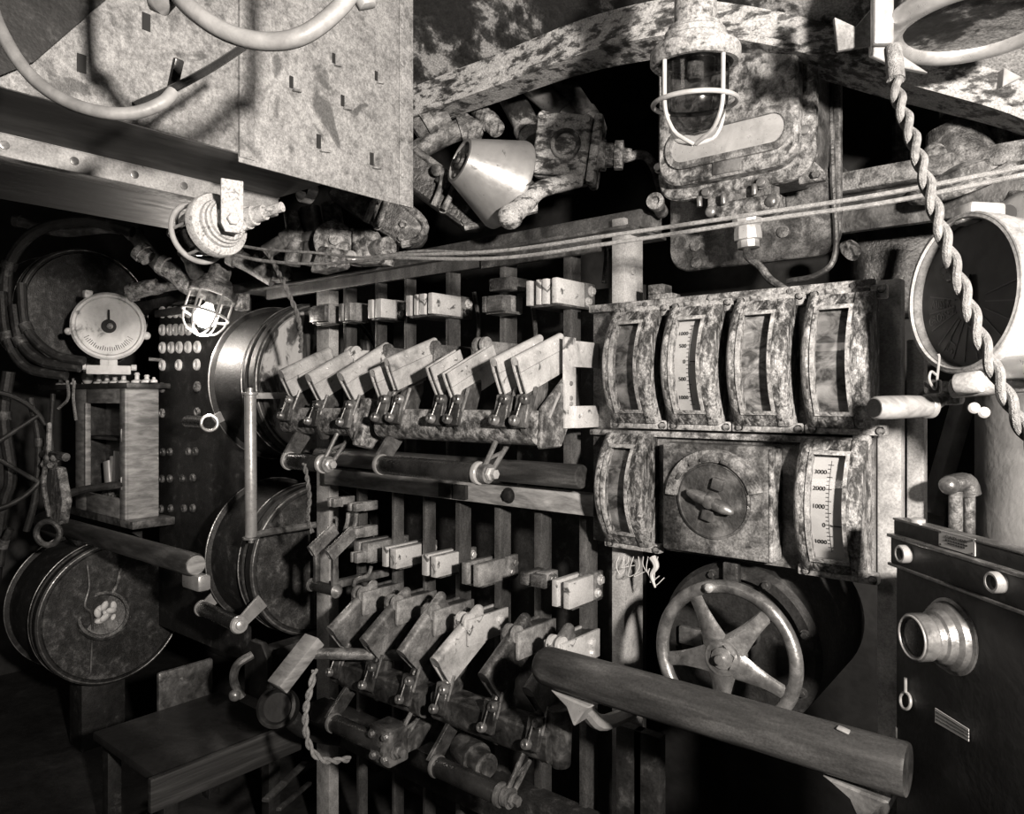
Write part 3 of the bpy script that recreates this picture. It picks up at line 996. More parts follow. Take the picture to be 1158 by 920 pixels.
lower_switch('lower left knife switch with three greasy copper blades', (-1.53, -1.40, -1.268), (-1.565, -1.235), (-1.49, -1.29), [(-1.51, 'plate'), (-1.27, 'frame')],
             -.575, ('copper_worn', 'copper_worn', 'copper_worn'), (33, 34, 39))
t = lower_switch('lower right knife switch with a bright worn blade, partly behind the handrail', (-1.157, -1.015, -.897), (-1.195, -.872), (-1.13, -.955), [(-1.15, 'plate'), (-.935, 'frame')],
                 -.567, ('copper_bright', 'copper_dark', 'copper_worn'), (30, 33, 33))
MB().cyl((-.872, YL + .075, ZE - .62), (-.866, YL + .075, ZE - .74), .03, .02, 20, .004).build('end_casting', 'iron_oiled', t)
# bearing under the lower left switch
p = Y(440, 838, 1.13)
t = thing('bearing_bracket', 'bolted bearing bracket below the lower left knife switch', 'bracket', (p.x, 1.2, p.z - .06))
MB().box(p, (.07, .06, .085), .006).build('body', 'cast_dark', t)
for dx, dz in ((-.024, .022), (.022, .026), (-.02, -.026), (.02, -.024)):
    MB().bolt(p + V((dx, -.03, dz)), (0, -1, 0), .008, .007).build('bolt', 'worn_steel', t)
MB().span(p.x - .03, p.x + .03, p.y, 1.35, p.z - .03, p.z + .02, .003).build('arm', 'cast_dark', t)
p = Y(545, 862, 1.17)
t = thing('shaft_coupling', 'stepped dark coupling below the lower right knife switch', 'coupling', (p.x, 1.2, p.z - .05))
MB().lathe([(.03, -.09), (.034, -.05), (.034, -.02), (.027, -.02), (.027, .02), (.018, .02), (.018, .03), (0, .03)], p, (.9, -.3, 0), 24).build('body', 'iron_oiled', t)
MB().tube([p - V((.08, -.03, 0)), p - V((.09, -.2, .0))], .02, 10).build('stub', 'cast_dark', t)

g = 'hinge jaws behind the lower blades'
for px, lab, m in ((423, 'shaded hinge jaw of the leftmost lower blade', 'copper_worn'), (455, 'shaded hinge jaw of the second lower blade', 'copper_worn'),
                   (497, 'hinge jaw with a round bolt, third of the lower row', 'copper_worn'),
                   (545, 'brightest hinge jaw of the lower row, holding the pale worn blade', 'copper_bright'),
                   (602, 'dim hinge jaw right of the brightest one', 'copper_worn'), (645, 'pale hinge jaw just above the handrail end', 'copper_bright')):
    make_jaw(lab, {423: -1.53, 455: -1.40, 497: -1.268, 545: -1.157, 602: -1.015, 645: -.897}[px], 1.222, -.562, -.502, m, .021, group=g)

# small switch at the left
t = thing('knife_switch', 'small knife switch with two narrow blades in front of the lower round drum', 'switch', (-1.60, 1.2, ZE - .50), 'copper knife switches')
for x in (-1.615, -1.54):
    a_ = radians(33)
    add_blade(t, x, 1.13, -.383, 'copper_worn', L=.09, H=.034, w=.008, d1=V((0, cos(a_), sin(a_))), d2=V((0, sin(a_), -cos(a_))), seam=False)
    MB().span(x - .006, x + .006, 1.15, 1.166, ZE - .485, ZE - .40, .002).build('lever', 'cast_dark', t)
MB().cyl((-1.63, 1.158, ZE - .49), (-1.54, 1.158, ZE - .49), .014, None, 20, .003).build('handle', 'bakelite', t)
for x, s in ((-1.632, -1), (-1.535, 1)):
    MB().lathe([(.016, 0), (.018, .004), (.012, .010), (.006, .016), (0, .017)], (x, 1.158, ZE - .49), (s, 0, 0), 20).build('end_disc', 'worn_steel', t)
MB().span(-1.57, -1.55, 1.16, 1.35, ZE - .49, ZE - .47, .003).build('arm', 'cast_dark', t)
MB().tube([Y(420, 640, 1.24), Y(416, 650, 1.23), Y(403, 655, 1.22), Y(400, 662, 1.22)], .005, 8, 5).build('lead', 'copper_worn', t)
for px in (394, 403):
    MB().tube([Y(px, 580, 1.27), Y(px - 1, 590, 1.27), Y(px - 4, 600, 1.265)], .006, 8, 5).build('connector', 'copper_worn', t)

# tilted wooden lever
a, b = D(313, 777, 1.72), D(356, 722, 1.80)
d = (b - a)
t = thing('wooden_lever', 'worn square wooden lever sticking up by the lower left blades', 'lever', a)
q = d.to_track_quat('Z', 'Y')
MB().box((a + b) / 2, (.055, .03, d.length), .003, q).build('bar', 'pale_wood', t)
MB().cyl(b.lerp(a, .3), b.lerp(a, .3) + V((.2, .25, -.03)), .014, None, 16).build('pivot', 'cast_dark', t)
# ------------------------------------------------------------------ overhead cabinet, top left
CX = -1.14
UZ = ZE + .415
t = thing('overhead_cabinet', 'big overhead steel plated cabinet with slotted plates and a dark wooden underside', 'cabinet', (-1.45, .4, UZ))
MB().span(-1.80, CX - .012, -.10, .872, UZ, 2.49, .004).build('body', 'dark_wood', t)
MB().span(CX - .012, CX - .004, -.10, .668, UZ - .002, 2.49, .002).build('front_plate', 'steel_plate', t)
pl = MB()
pl.span(CX - .004, CX, .662, 1.055, UZ - .018, 2.49, .0015)
pl.span(CX, CX + .003, 1.018, 1.055, UZ - .018, 2.49, .001)
pl.span(CX, CX + .003, .662, .69, UZ - .01, 2.49, .001)
pl = pl.build('door_plate', 'steel_plate', t)
for i, (px, py, s) in enumerate([(377, 66, 1), (329, 93, 1.15), (425, 86, 1), (387, 114, 1.15), (360, 160, 1.4), (420, 180, 1.35)]):
    p = X(px, py, CX)
    MB().box(p + V((.001, 0, 0)), (.003, .006 * s, .018 * s), .0).build('slot', 'ink', pl)
    MB().box(p + V((.004, .009 * s, -.011 * s)), (.007, .015 * s, .004), .001, Matrix.Rotation(.15, 3, 'X')).build('slot_tab', 'steel_plate', pl)
for px, py in ((92, 72), (165, 25)):
    p = X(px, py, CX - .004)
    MB().box(p, (.004, .012, .026)).build('slot', 'ink', t)
for k in range(5):
    MB().bolt(X(455, 30 + k * 42, CX + .003), (1, 0, 0), .006, .003, False).build('rivet', 'steel_plate', pl)
# dark sheet added in the shape of the shadow on the cabinet's corner
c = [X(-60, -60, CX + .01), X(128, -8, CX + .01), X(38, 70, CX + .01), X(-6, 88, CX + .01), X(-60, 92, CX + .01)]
MB().prism(c, V((.003, 0, 0))).build('shadow_sheet', 'black_dusty', t)
# batten
bt = MB().span(-1.395, -1.35, -.10, .874, UZ - .036, UZ + .004, .003).build('batten', 'post_pale', t)
for px in (5, 84, 152, 208):
    p = X(px, 450 - (450 - 165 - px * .22), -1.35)
    p.z = UZ - .018
    MB().bolt(p, (1, 0, 0), .007, .002, False).build('screw', 'worn_steel', bt)
MB().span(-1.352, -1.347, -.1, .874, UZ - .001, UZ + .004).build('batten_edge', 'bright_steel', t)
# J hook
a = Y(352, 205, .90)
t = thing('cable_hook', 'small bent strip hook hanging from the cabinet underside', 'hook', a)
h = [a + V((0, 0, .03)), a, a + V((.002, .002, -.02)), a + V((-.008, 0, -.036)), a + V((-.024, 0, -.040)), a + V((-.036, 0, -.028)), a + V((-.040, 0, -.016))]
P = smooth_path(h, 5)
MB().sweep([[p + V((0, -.012, 0)), p + V((.003, -.012, .003)), p + V((.003, .012, .003)), p + V((0, .012, 0))] for p in P]).build('strip', 'worn_steel', t)

# two pale bent tubes near the lens, hanging from the deckhead
hp = [D(-30, -80, .9), D(-12, 0, .86), D(8, 48, .84), D(35, 86, .84), D(70, 112, .84), D(110, 126, .84), D(150, 128, .85), D(182, 117, .86), D(196, 104, .87)]
t = thing('bent_tube', 'pale bent tube loop sweeping across the top left corner', 'tube', (hp[4].x, hp[4].y, hp[5].z))
top = V((hp[0].x, hp[0].y, 2.5))
MB().tube([top] + hp, lambda q: .0075, 12, 6).build('tube', 'tube_pale', t)
rp = [D(152, 120, .87), D(196, 100, .9), D(240, 76, .95), D(280, 50, 1.0)]
MB().tube(rp, .005, 8, 4).build('dark_rod', 'bakelite', t)  # thin dark rod slanting up across the plates
a = D(198, 86, .92)
MB().box(a, (.008, .012, .042), .002, Matrix.Rotation(radians(28), 3, 'Y')).build('lever_tab', 'bakelite', t)
hp = [D(170, -60, .80), D(200, -8, .78), D(228, 20, .77), D(262, 39, .77), D(300, 47, .77), D(338, 42, .77), D(372, 20, .78), D(400, -12, .79), D(420, -60, .8)]
t = thing('bent_tube', 'second pale tube loop at the top edge in front of the slotted plate', 'tube', (hp[4].x, hp[4].y, hp[4].z))
MB().tube([V((hp[0].x, hp[0].y, 2.5))] + hp + [V((hp[-1].x, hp[-1].y, 2.49))], .0095, 12, 6).build('tube', 'tube_pale', t)


# ------------------------------------------------------------------ caged lamps
def caged_lamp(label, c, axis, s, paint, bars=4, lit=False, ring_r=.055, neck=.2, glass='glass_lamp', twist=0.0, light=0):
    """c: centre of the flange; axis points out of the lamp; s: flange radius"""
    a, u, w = frame_of(V(axis))
    u, w = (u * cos(twist) + w * sin(twist)), (w * cos(twist) - u * sin(twist))
    t = thing('caged_lamp', label, 'lamp', c, 'caged bulkhead lamps')
    MB().lathe([(s * .45, -s * (1.0 + neck)), (s * .47, -s * .78), (s * .60, -s * .75), (s * .62, -s * .66), (s * .68, -s * .62), (s * .68, -s * .50), (s * .74, -s * .46),
                (s * .76, -s * .34), (s * .97, -s * .28), (s, -s * .22), (s, s * .02), (s * .95, s * .08), (s * .84, s * .08), (s * .80, -s * .1), (0, -s * .1)],
               c, a, 48).build('lamp_base', paint, t)
    gl = []
    R, H = s * .76, s * 1.62
    for i in range(15):
        f = i / 14
        h = f * H
        gl.append((R * (1 - max(0, (f - .45) / .55) ** 2.4) ** .5 * (1 - .06 * f), h))
    gl.append((0, H * 1.002))
    MB().lathe(gl, V(c), a, 40, close=False).build('glass_dome', glass, t)
    cage = MB()
    rr = s * .048
    for k in range(bars):
        th = 2 * pi * k / bars
        d = u * cos(th) + w * sin(th)
        pts = [V(c) + d * (s * .88) + a * (s * .02)]
        for i in range(1, 12):
            f = i / 11
            rad = s * .88 if f < .5 else s * .88 * (max(0, 1 - ((f - .5) / .5) ** 2.2)) ** .5
            pts.append(V(c) + d * max(rad, s * .05) + a * (s * 1.80 * f))
        cage.tube(pts, rr, 8, 2)
    cage.build('cage_bars', 'wire_bright', t)
    MB().torus(V(c) + a * (s * .90), a, s * .93, s * ring_r, 48, 10).build('cage_ring', 'wire_bright', t)
    MB().lathe([(s * .2, -s * .1), (s * .2, s * .35), (s * .16, s * .4)], c, a, 20).build('socket', 'cast_mid', t)
    bm_ = MB().lathe([(s * .14, s * .38), (s * .2, s * .5), (s * .40, s * .78), (s * .48, s * 1.02), (s * .40, s * 1.26), (s * .14, s * 1.42), (0, s * 1.44)], c, a, 24)
    bm_.build('bulb', 'bulb_lit' if lit else 'glass_clear', t)
    return t


# main lamp, hanging from the deckhead
lc = D(786, 70, 1.13)
axm = (V((0, 0, -1)) + RT * .02 - FW * -.10).normalized()
t = caged_lamp('large unlit caged lamp hanging from the deckhead above the gauges', lc, axm, .068, 'lamp_paint', bars=4, neck=1.2, twist=radians(-22))
up = lc - axm * .148
MB().cyl(up, V((up.x, up.y, 2.5)), .031, None, 24).build('conduit', 'lamp_paint', t)
MB().lathe([(.034, 0), (.042, .004), (.042, .02), (.034, .024)], up + V((0, 0, .0)), (0, 0, 1), 28).build('collar', 'lamp_paint', t)
# pulley like lamp below the cabinet
pc = D(243, 256, 1.36)
ax2 = (-RT * .80 + FW * .55 - V((0, 0, 1)) * .12).normalized()
t = caged_lamp('white painted caged lamp held sideways under the cabinet batten', pc, ax2, .0585, 'lamp_white', bars=6, neck=.05, ring_r=.085)
b0 = D(262, 249, 1.30)
st = [V((b0.x, b0.y, UZ - .03)), V((b0.x, b0.y, UZ - .06)), b0 + V((0, 0, .01)), b0 + V((0, 0, -.022))]
mb = MB()
nrm = (-FW * .8 + RT * .55).normalized()
sid = nrm.cross(V((0, 0, 1))).normalized()
mb.prism([st[0] + sid * .019, st[0] - sid * .019, b0 - sid * .019 - V((0, 0, .008)), b0 - sid * .012 - V((0, 0, .022)), b0 + sid * .012 - V((0, 0, .022)), b0 + sid * .019 - V((0, 0, .008))], nrm * .005, .001)
mb.build('strap', 'lamp_white', t)
MB().bolt(b0 + nrm * .005, nrm, .011, .010).build('bolt', 'lamp_white', t)
g0, g1 = D(268, 250, 1.36), D(318, 234, 1.33)
MB().lathe([(.021, 0), (.021, .025), (.018, .025), (.018, .04), (.014, .04), (.014, .062), (.009, .062), (.009, .10), (0, .10)], g0, g1 - g0, 20).build('cable_gland', 'lamp_white', t)
# lit lamp at the back
lc2 = Y(240, 334, 1.22)
ax3 = (V((0, 0, -1)) - RT * .22 - FW * .25).normalized()
caged_lamp('glowing caged lamp on the dark studded panel at the far left', lc2, ax3, .076, 'cast_mid', bars=6, lit=True, neck=.3, glass='glass_clear')

# ------------------------------------------------------------------ hull rib with peeling paint
rib_px = [(300, 215, 2.05), (400, 163, 1.90), (463, 133, 1.82), (560, 97, 1.70), (650, 63, 1.56), (720, 45, 1.47), (780, 38, 1.42), (850, 47, 1.38), (920, 63, 1.35), (1000, 88, 1.32), (1070, 107, 1.29), (1140, 128, 1.27), (1210, 160, 1.26), (1290, 210, 1.25)]
low = smooth_path([D(a, b, c) for a, b, c in rib_px], 5)
t = thing('hull_rib', 'arched hull rib with flaking white paint across the top', 'rib', (-.6, 1.3, 1.9))
RB = t
secs = []
for p in low:
    dirn = V((p.x, p.y, 0)).normalized()
    secs.append([p, p + dirn * .10, p + dirn * .10 + V((0, 0, .012)), p + V((0, 0, .014))])
MB().sweep(secs).build('lower_flange', 'white_peel', t)
secs = []
for i, p in enumerate(low):
    dirn = V((p.x, p.y, 0)).normalized()
    q = p + dirn * .012 + V((0, 0, .012))
    up = .11 if i < len(low) * .45 else .06
    secs.append([q, q + dirn * .02, q + dirn * .02 + V((0, 0, up)), q + V((0, 0, up))])
MB().sweep(secs).build('web', 'white_peel', t)
secs = []
for p in low:
    dirn = V((p.x, p.y, 0)).normalized()
    q = p + dirn * .05 + V((0, 0, .05))
    secs.append([q, q + V((0, 0, .012)), q - dirn * .75 + V((0, 0, .56)), q - dirn * .75 + V((0, 0, .545))])
struct(MB().sweep(secs).build('trim_1', 'dark_peel'))

# ------------------------------------------------------------------ junction box behind the big lamp
BY = 1.43
x0, x1 = Y(744, 200, BY).x, Y(922, 200, BY).x
zb = Y(760, 228, BY).z
zt = zb + .34


def rrect(xa, xb, za, zb_, r, y, n=7):
    out = []
    for cx, cz, a0_ in ((xb - r, zb_ - r, 0), (xa + r, zb_ - r, pi / 2), (xa + r, za + r, pi), (xb - r, za + r, 3 * pi / 2)):
        for k in range(n):
            a = a0_ + pi / 2 * k / (n - 1)
            out.append(V((cx + cos(a) * r, y, cz + sin(a) * r)))
    return out


t = thing('junction_box', 'cast iron junction box with rounded rim and a slot window behind the big lamp', 'box', ((x0 + x1) / 2, BY + .12, zb))
MB().prism(rrect(x0, x1, zb, zt, .05, BY), V((0, .022, 0)), .004).build('rim_flange', 'cast_grey', t)
MB().prism(rrect(x0 + .018, x1 - .022, zb + .022, zt, .05, BY - .034), V((0, .036, 0)), .005).build('cover', 'cast_grey', t)
MB().prism(rrect(x0 + .01, x1 - .01, zb + .01, zt, .05, BY + .02), V((0, .10, 0))).build('rear_case', 'cast_dark', t)
# slot window
wz = Y(820, 158, BY - .034).z
wx0, wx1 = Y(760, 165, BY - .034).x, Y(890, 150, BY - .034).x
outer = rrect(wx0 - .012, wx1 + .012, wz - .042, wz + .042, .041, BY - .034)
inner = rrect(wx0, wx1, wz - .028, wz + .028, .0275, BY - .034)
mb = MB()
n = len(outer)
mb.sweep([[o, o + V((0, -.008, 0)), i_ + V((0, -.008, 0)), i_] for o, i_ in zip(outer + outer[:1], inner + inner[:1])])
mb.build('window_rim', 'cast_mid', t)
MB().prism(rrect(wx0, wx1, wz - .028, wz + .028, .0275, BY - .0345), V((0, -.002, 0))).build('window_pane', 'bright_steel', t)
p = Y(822, 187, BY - .034)
MB().box(p, (.060, .006, .03), .002).build('name_plate', 'cast_dark', t)
for px, py in ((746, 190), (748, 60), (911, 148), (862, 207), (800, 218)):
    MB().bolt(Y(px, py, BY), (0, -1, 0), .009, .010, False).build('bolt', 'worn_steel', t)
for px, py in ((791, 222), (853, 208), (818, 219)):
    q = Y(px, py, BY - .01)
    MB().cyl(q, q + V((0, 0, -.022)), .006, None, 10, .002).build('stud', 'worn_steel', t)
p = Y(920, 196, BY + .01)
MB().prism([p + V((-.03, 0, .06)), p + V((.02, 0, .0)), p + V((.022, 0, -.015)), p + V((-.03, 0, -.015))], V((0, .02, 0)), .003).build('lug', 'cast_mid', t)
MB().bolt(p + V((.006, 0, -.004)), (0, -1, 0), .008, .009).build('lug_bolt', 'cast_mid', t)
# gland below
gp = Y(838, 240, BY + .0)
MB().box(gp + V((-.008, .03, .035)), (.135, .05, .07), .006).build('neck_block', 'cast_mid', t)
MB().prism([gp + V((-.075, .0, .012)), gp + V((-.035, 0, -.012)), gp + V((.055, 0, -.012)), gp + V((.075, 0, .0)), gp + V((.075, 0, .028)), gp + V((-.075, 0, .028))], V((0, .05, 0)), .004).build('gland_flange', 'cast_grey', t)
for dx in (-.065, .06):
    MB().ball(gp + V((dx, 0, .012)), .012, (1, .6, 1)).build('flange_nut', 'worn_steel', t)
gl = gp + V((.005, .02, -.012))
MB().lathe([(.030, 0), (.030, .012), (.026, .016), (.028, .028), (.028, .042), (.022, .044), (.022, .058), (.014, .060), (0, .06)], gl, (0.05, 0, -1), 10).build('gland', 'bright_steel', t)
cb = [gl + V((0, 0, -.05)), gl + V((.004, -.01, -.075)), Y(860, 302, 1.42), Y(870, 315, 1.40), Y(884, 325, 1.37), Y(905, 340, 1.36)]
MB().tube(cb, .0075, 10, 6).build('cable', 'cast_mid', t)
# back mounting plate
px0, px1 = Y(757, 290, 1.565).x, Y(950, 270, 1.565).x
za = Y(780, 306, 1.565).z
t = thing('mounting_plate', 'large dark flat plate with rounded corners behind the junction box', 'plate', ((px0 + px1) / 2, 1.58, za))
MB().prism(rrect(px0, px1, za, za + .62, .05, 1.565), V((0, .02, 0)), .003).build('plate', 'plate_corroded', t)
for px, py in ((787, 278), (886, 262), (788, 297)):
    MB().lathe([(.012, 0), (.013, .004), (.008, .005), (0, .003)], Y(px, py, 1.565), (0, -1, 0), 16).build('plug', 'cast_mid', t)
MB().tube([Y(938, 60, 1.56), Y(942, 200, 1.56), Y(945, 285, 1.56), Y(925, 310, 1.56), Y(890, 318, 1.56)], .006, 8, 5).build('pipe', 'cast_dark', t)
MB().span(px0 + .02, px1 - .02, 1.58, 2.0, za + .1, za + .2).build('stay', 'cast_dark', t)
# small stepped bracket on the panel's top left
p = Y(735, 322, 1.36)
t = thing('angle_bracket', 'small stepped angle bracket on the top left corner of the gauge board', 'bracket', (p.x, 1.37, ZE + .196))
MB().span(p.x - .005, p.x + .05, 1.36, 1.40, ZE + .196, ZE + .215, .002).build('foot', 'cast_mid', t)
MB().span(p.x - .005, p.x + .03, 1.36, 1.40, ZE + .215, ZE + .235, .002).build('step', 'cast_mid', t)
q = Y(742, 229, 1.375)
t = thing('pipe_union', 'small round pipe end on the top beam beside the corner post', 'pipe', q)
MB().lathe([(.014, -.06), (.014, 0), (.018, .0), (.018, .012), (.010, .014), (.008, .006), (0, .006)], q, (.3, -1, .1), 20).build('pipe', 'cast_mid', t)

# ------------------------------------------------------------------ conical bell and its switch box
nb = (-RT * .866 - FW * .5).normalized()
ca, cb_ = D(521, 182, 1.66), D(592, 190, 1.74)
t = thing('signal_horn', 'dented cone shaped horn with a dark round end plate, above the top beam', 'horn', (cb_.x, cb_.y, cb_.z - .1))
axh = (ca - cb_).normalized()
axh = (nb + V((0, 0, .30))).normalized()
L = .135
MB().lathe([(.102, 0), (.107, .004), (.107, .012), (.053, L), (.052, L + .003), (.045, L + .004), (.043, L - .004), (0, L - .004)], ca - axh * L, axh, 48).build('cone', 'horn_steel', t)
e = ca - axh * .004
MB().lathe([(.045, 0), (.045, .003), (.02, .003), (.018, .010), (.010, .011), (.009, .016), (0, .016)], e, axh, 32).build('end_plate', 'cast_dark', t)
for k in range(3):
    aa, u_, w_ = frame_of(axh)
    MB().bolt(e + axh * .003 + (u_ * cos(2.1 * k + .9) + w_ * sin(2.1 * k + .9)) * .034, axh, .004, .003).build('screw', 'worn_steel', t)
base = ca - axh * L
MB().cyl(base, base - axh * .06, .05, .03, 24).build('neck', 'cast_dark', t)
# box
bc = D(636, 165, 1.72)
t = thing('switch_box', 'square junction box with flaking white paint to the right of the horn', 'box', (bc.x, bc.y + .05, bc.z - .085))
R9 = Matrix.Rotation(radians(10), 3, 'Y') @ Matrix.Rotation(radians(28), 3, 'Z')
MB().box(bc + R9 @ V((0, .045, 0)), (.135, .10, .150), .016, R9, 3).build('case', 'white_peel', t)
MB().box(bc + R9 @ V((0, -.012, 0)), (.128, .02, .142), .012, R9, 3).build('lid', 'white_peel', t)
MB().torus(bc + R9 @ V((.01, -.022, 0)), R9 @ V((0, -1, 0)), .030, .006, 28, 8).build('lid_boss', 'dark_peel', t)
for dx, dz in ((-.052, -.058), (.052, -.058), (-.052, .058), (.052, .058)):
    MB().bolt(bc + R9 @ V((dx, -.022, dz)), R9 @ V((0, -1, 0)), .009, .007, False).build('lid_screw', 'white_peel', t)
MB().box(bc + R9 @ V((.076, .04, 0)), (.022, .11, .158), .008, R9, 2).build('side_flange', 'white_peel', t)
gA = bc + R9 @ V((.085, .04, -.005))
MB().lathe([(.036, 0), (.036, .015), (.028, .016), (.028, .035), (.034, .036), (.034, .055), (.018, .057), (.014, .075), (0, .075)], gA, R9 @ V((1, 0, .1)), 10).build('gland', 'cast_grey', t)
MB().tube([gA + R9 @ V((.06, 0, 0)), gA + R9 @ V((.10, .0, .01)), gA + R9 @ V((.13, .03, -.01)), gA + R9 @ V((.16, .2, -.06))], .011, 10, 6).build('cable', 'cast_mid', t)
# bracket foot
f0, f1, f2 = D(577, 245, 1.62), D(612, 214, 1.66), D(655, 203, 1.69)
MB().tube([f0, f0.lerp(f1, .5), f1, f2], lambda q: .024 - .006 * q, 12, 5).build('bracket_arm', 'white_peel', t)
MB().ball(f0, .028).build('bracket_foot', 'white_peel', t)
MB().prism([D(580, 246, 1.63), D(608, 238, 1.66), D(608, 214, 1.66), D(594, 224, 1.64)], FW * .02).build('bracket_web', 'white_peel', t)
# tall pale bars behind the horn
for i, (pxs, lab) in enumerate([(((600, 95), (640, 130), 1.9, .030), 'smooth pale pipe slanting down behind the switch box'), (((573, 100), (600, 150), 1.95, .034), 'blotchy pipe slanting down left of the smooth pale one'),
                                (((622, 70), (665, 135), 1.88, .028), 'dull pipe slanting down right of the smooth pale one'),
                                (((535, 118), (556, 140), 1.9, .022), 'short pale pipe stub under the rib above the horn'), (((512, 124), (532, 146), 1.9, .022), 'pale pipe stub under the rib, second left of the horn top')]):
    (a0_, b0_, dpt, rr) = pxs
    a, b = D(*a0_, dpt), D(*b0_, dpt - .05)
    d = (b - a).normalized()
    t = thing('pipe', lab, 'pipe', b, 'pipes under the rib')
    MB().cyl(a - d * .12, b + d * .03, rr, None, 20, .004).build('run', ('bright_steel', 'dark_peel', 'cast_dark', 'cast_grey', 'cast_grey')[i], t)
    MB().lathe([(rr * 1.15, 0), (rr * 1.15, .02)], b - d * .02, d, 20).build('collar', ('bright_steel', 'dark_peel', 'cast_dark', 'cast_grey', 'cast_grey')[i], t)

# ------------------------------------------------------------------ clutter between the horn and the cabinet
def flap(label, c, s, rz, mat, mat2):
    """slanted cast cover with a forked clamp and bolts"""
    t = thing('clamp_cover', label, 'cover', c - V((0, 0, .06 * s)), 'slanted clamp covers')
    R = Matrix.Rotation(radians(rz), 3, FW)
    ex, ez = R @ RT, R @ V((0, 0, 1))

    def Q(x, z, d=0):
        return c + ex * (x * s) + ez * (z * s) - FW * (d * s)
    MB().prism([Q(-.16, .055), Q(.13, .055), Q(.17, .02), Q(.17, -.02), Q(.13, -.05), Q(-.14, -.06)], FW * .08 * s, .008 * s).build('body', mat, t)
    MB().tube([Q(-.15, .05), Q(.12, .05), Q(.165, .0), Q(.13, -.05)], .012 * s, 10, 5).build('rim', mat2, t)
    f = MB()
    f.box(Q(-.01, .03, .02), (.05 * s, .03 * s, .05 * s), .008 * s, R)
    f.tube([Q(-.01, .06, .03), Q(.03, .03, .04), Q(.05, -.05, .03)], .010 * s, 8, 4)
    f.tube([Q(-.03, .05, .03), Q(.0, .0, .04), Q(.015, -.06, .03)], .010 * s, 8, 4)
    f.build('fork_clamp', mat2, t)
    MB().ball(Q(-.045, .035, .03), .02 * s).build('clamp_nut', mat2, t)
    for x, z in ((.10, .0), (.12, -.035), (.04, -.045)):
        MB().bolt(Q(x, z, 0), -FW, .011 * s, .012 * s).build('bolt', mat2, t)
    return t


flap('slanted clamp cover just below the corner of the slotted plate', D(425, 232, 1.86), .85, 36, 'cast_mid', 'cast_grey')
flap('darker slanted clamp cover right of the plate corner, left of the horn', D(500, 215, 1.78), .75, 38, 'cast_dark', 'cast_mid')
for i, (pts, r, mt, lab) in enumerate([
    ([(470, 150), (485, 140), (505, 128)], .034, 'cast_mid', 'dull ribbed pipe end by the plate edge under the rib'),
    ([(465, 175), (490, 160), (525, 145), (545, 150)], .026, 'cast_mid', 'curved dull pipe running behind the horn'),
    ([(480, 185), (520, 215), (548, 245)], .022, 'cast_mid', 'slim pipe slanting down in front of the horn cone'),
    ([(330, 240), (334, 270), (330, 300)], .022, 'cast_mid', 'upright mottled pipe under the cabinet end'),
    ([(350, 235), (356, 270), (352, 300)], .028, 'worn_steel', 'second upright pipe under the cabinet end, brighter'),
    ([(374, 230), (378, 262), (372, 300)], .026, 'cast_grey', 'third upright pipe beside the flanged disc'),
    ([(395, 262), (405, 275), (402, 300)], .016, 'bright_steel', 'bright bent strip pipe right of the flanged disc'),
    ([(300, 285), (325, 270), (345, 262)], .02, 'cast_dark', 'dark pipe joining the upright pipes from the left'),
    ([(436, 262), (440, 280), (436, 300)], .022, 'cast_grey', 'short pale pipe stub above the beam, left of the slanted cover'),
]):
    P = [D(a, b, 1.98 if i > 2 else 1.85) for a, b in pts]
    t = thing('pipe', lab, 'pipe', P[-1], 'pipes above the top beam')
    MB().tube(P, r, 14, 6).build('run', mt, t)
    mid = P[len(P) // 2]
    MB().lathe([(r * 1.25, -.012), (r * 1.25, .012)], mid, P[-1] - P[0], 18).build('collar', mt, t)
c = D(378, 272, 1.9)
t = thing('pipe_flange', 'round flanged disc with a centre bolt among the upright pipes', 'flange', c - V((0, 0, .05)))
MB().lathe([(.046, -.05), (.052, -.02), (.052, 0), (.03, .006), (.014, .006), (.014, .016), (0, .017)], c, -FW + RT * .3, 28).build('disc', 'cast_grey', t)
c = D(417, 280, 1.92)
t = thing('block_valve', 'blocky pale valve body right of the flanged disc, under the slanted cover', 'valve', c - V((0, 0, .05)))
MB().box(c, (.07, .07, .09), .012, Matrix.Rotation(.5, 3, 'Z')).build('body', 'cast_grey', t)
MB().cyl(c + V((.03, 0, -.01)), c + V((.09, -.01, -.01)), .026, None, 18, .004).build('neck', 'cast_grey', t)
MB().bolt(c + V((-.01, -.05, -.03)), -FW, .012, .012).build('bolt', 'bright_steel', t)
c = D(362, 290, 1.88)
t = thing('wedge_block', 'pale triangular block resting above the wires near the top beam', 'block', c)
MB().prism([c + V((-.05, 0, -.035)), c + V((.05, 0, -.03)), c + V((.055, 0, .015)), c + V((-.01, 0, .03))], V((0, .06, 0)), .006).build('block', 'cast_grey', t)
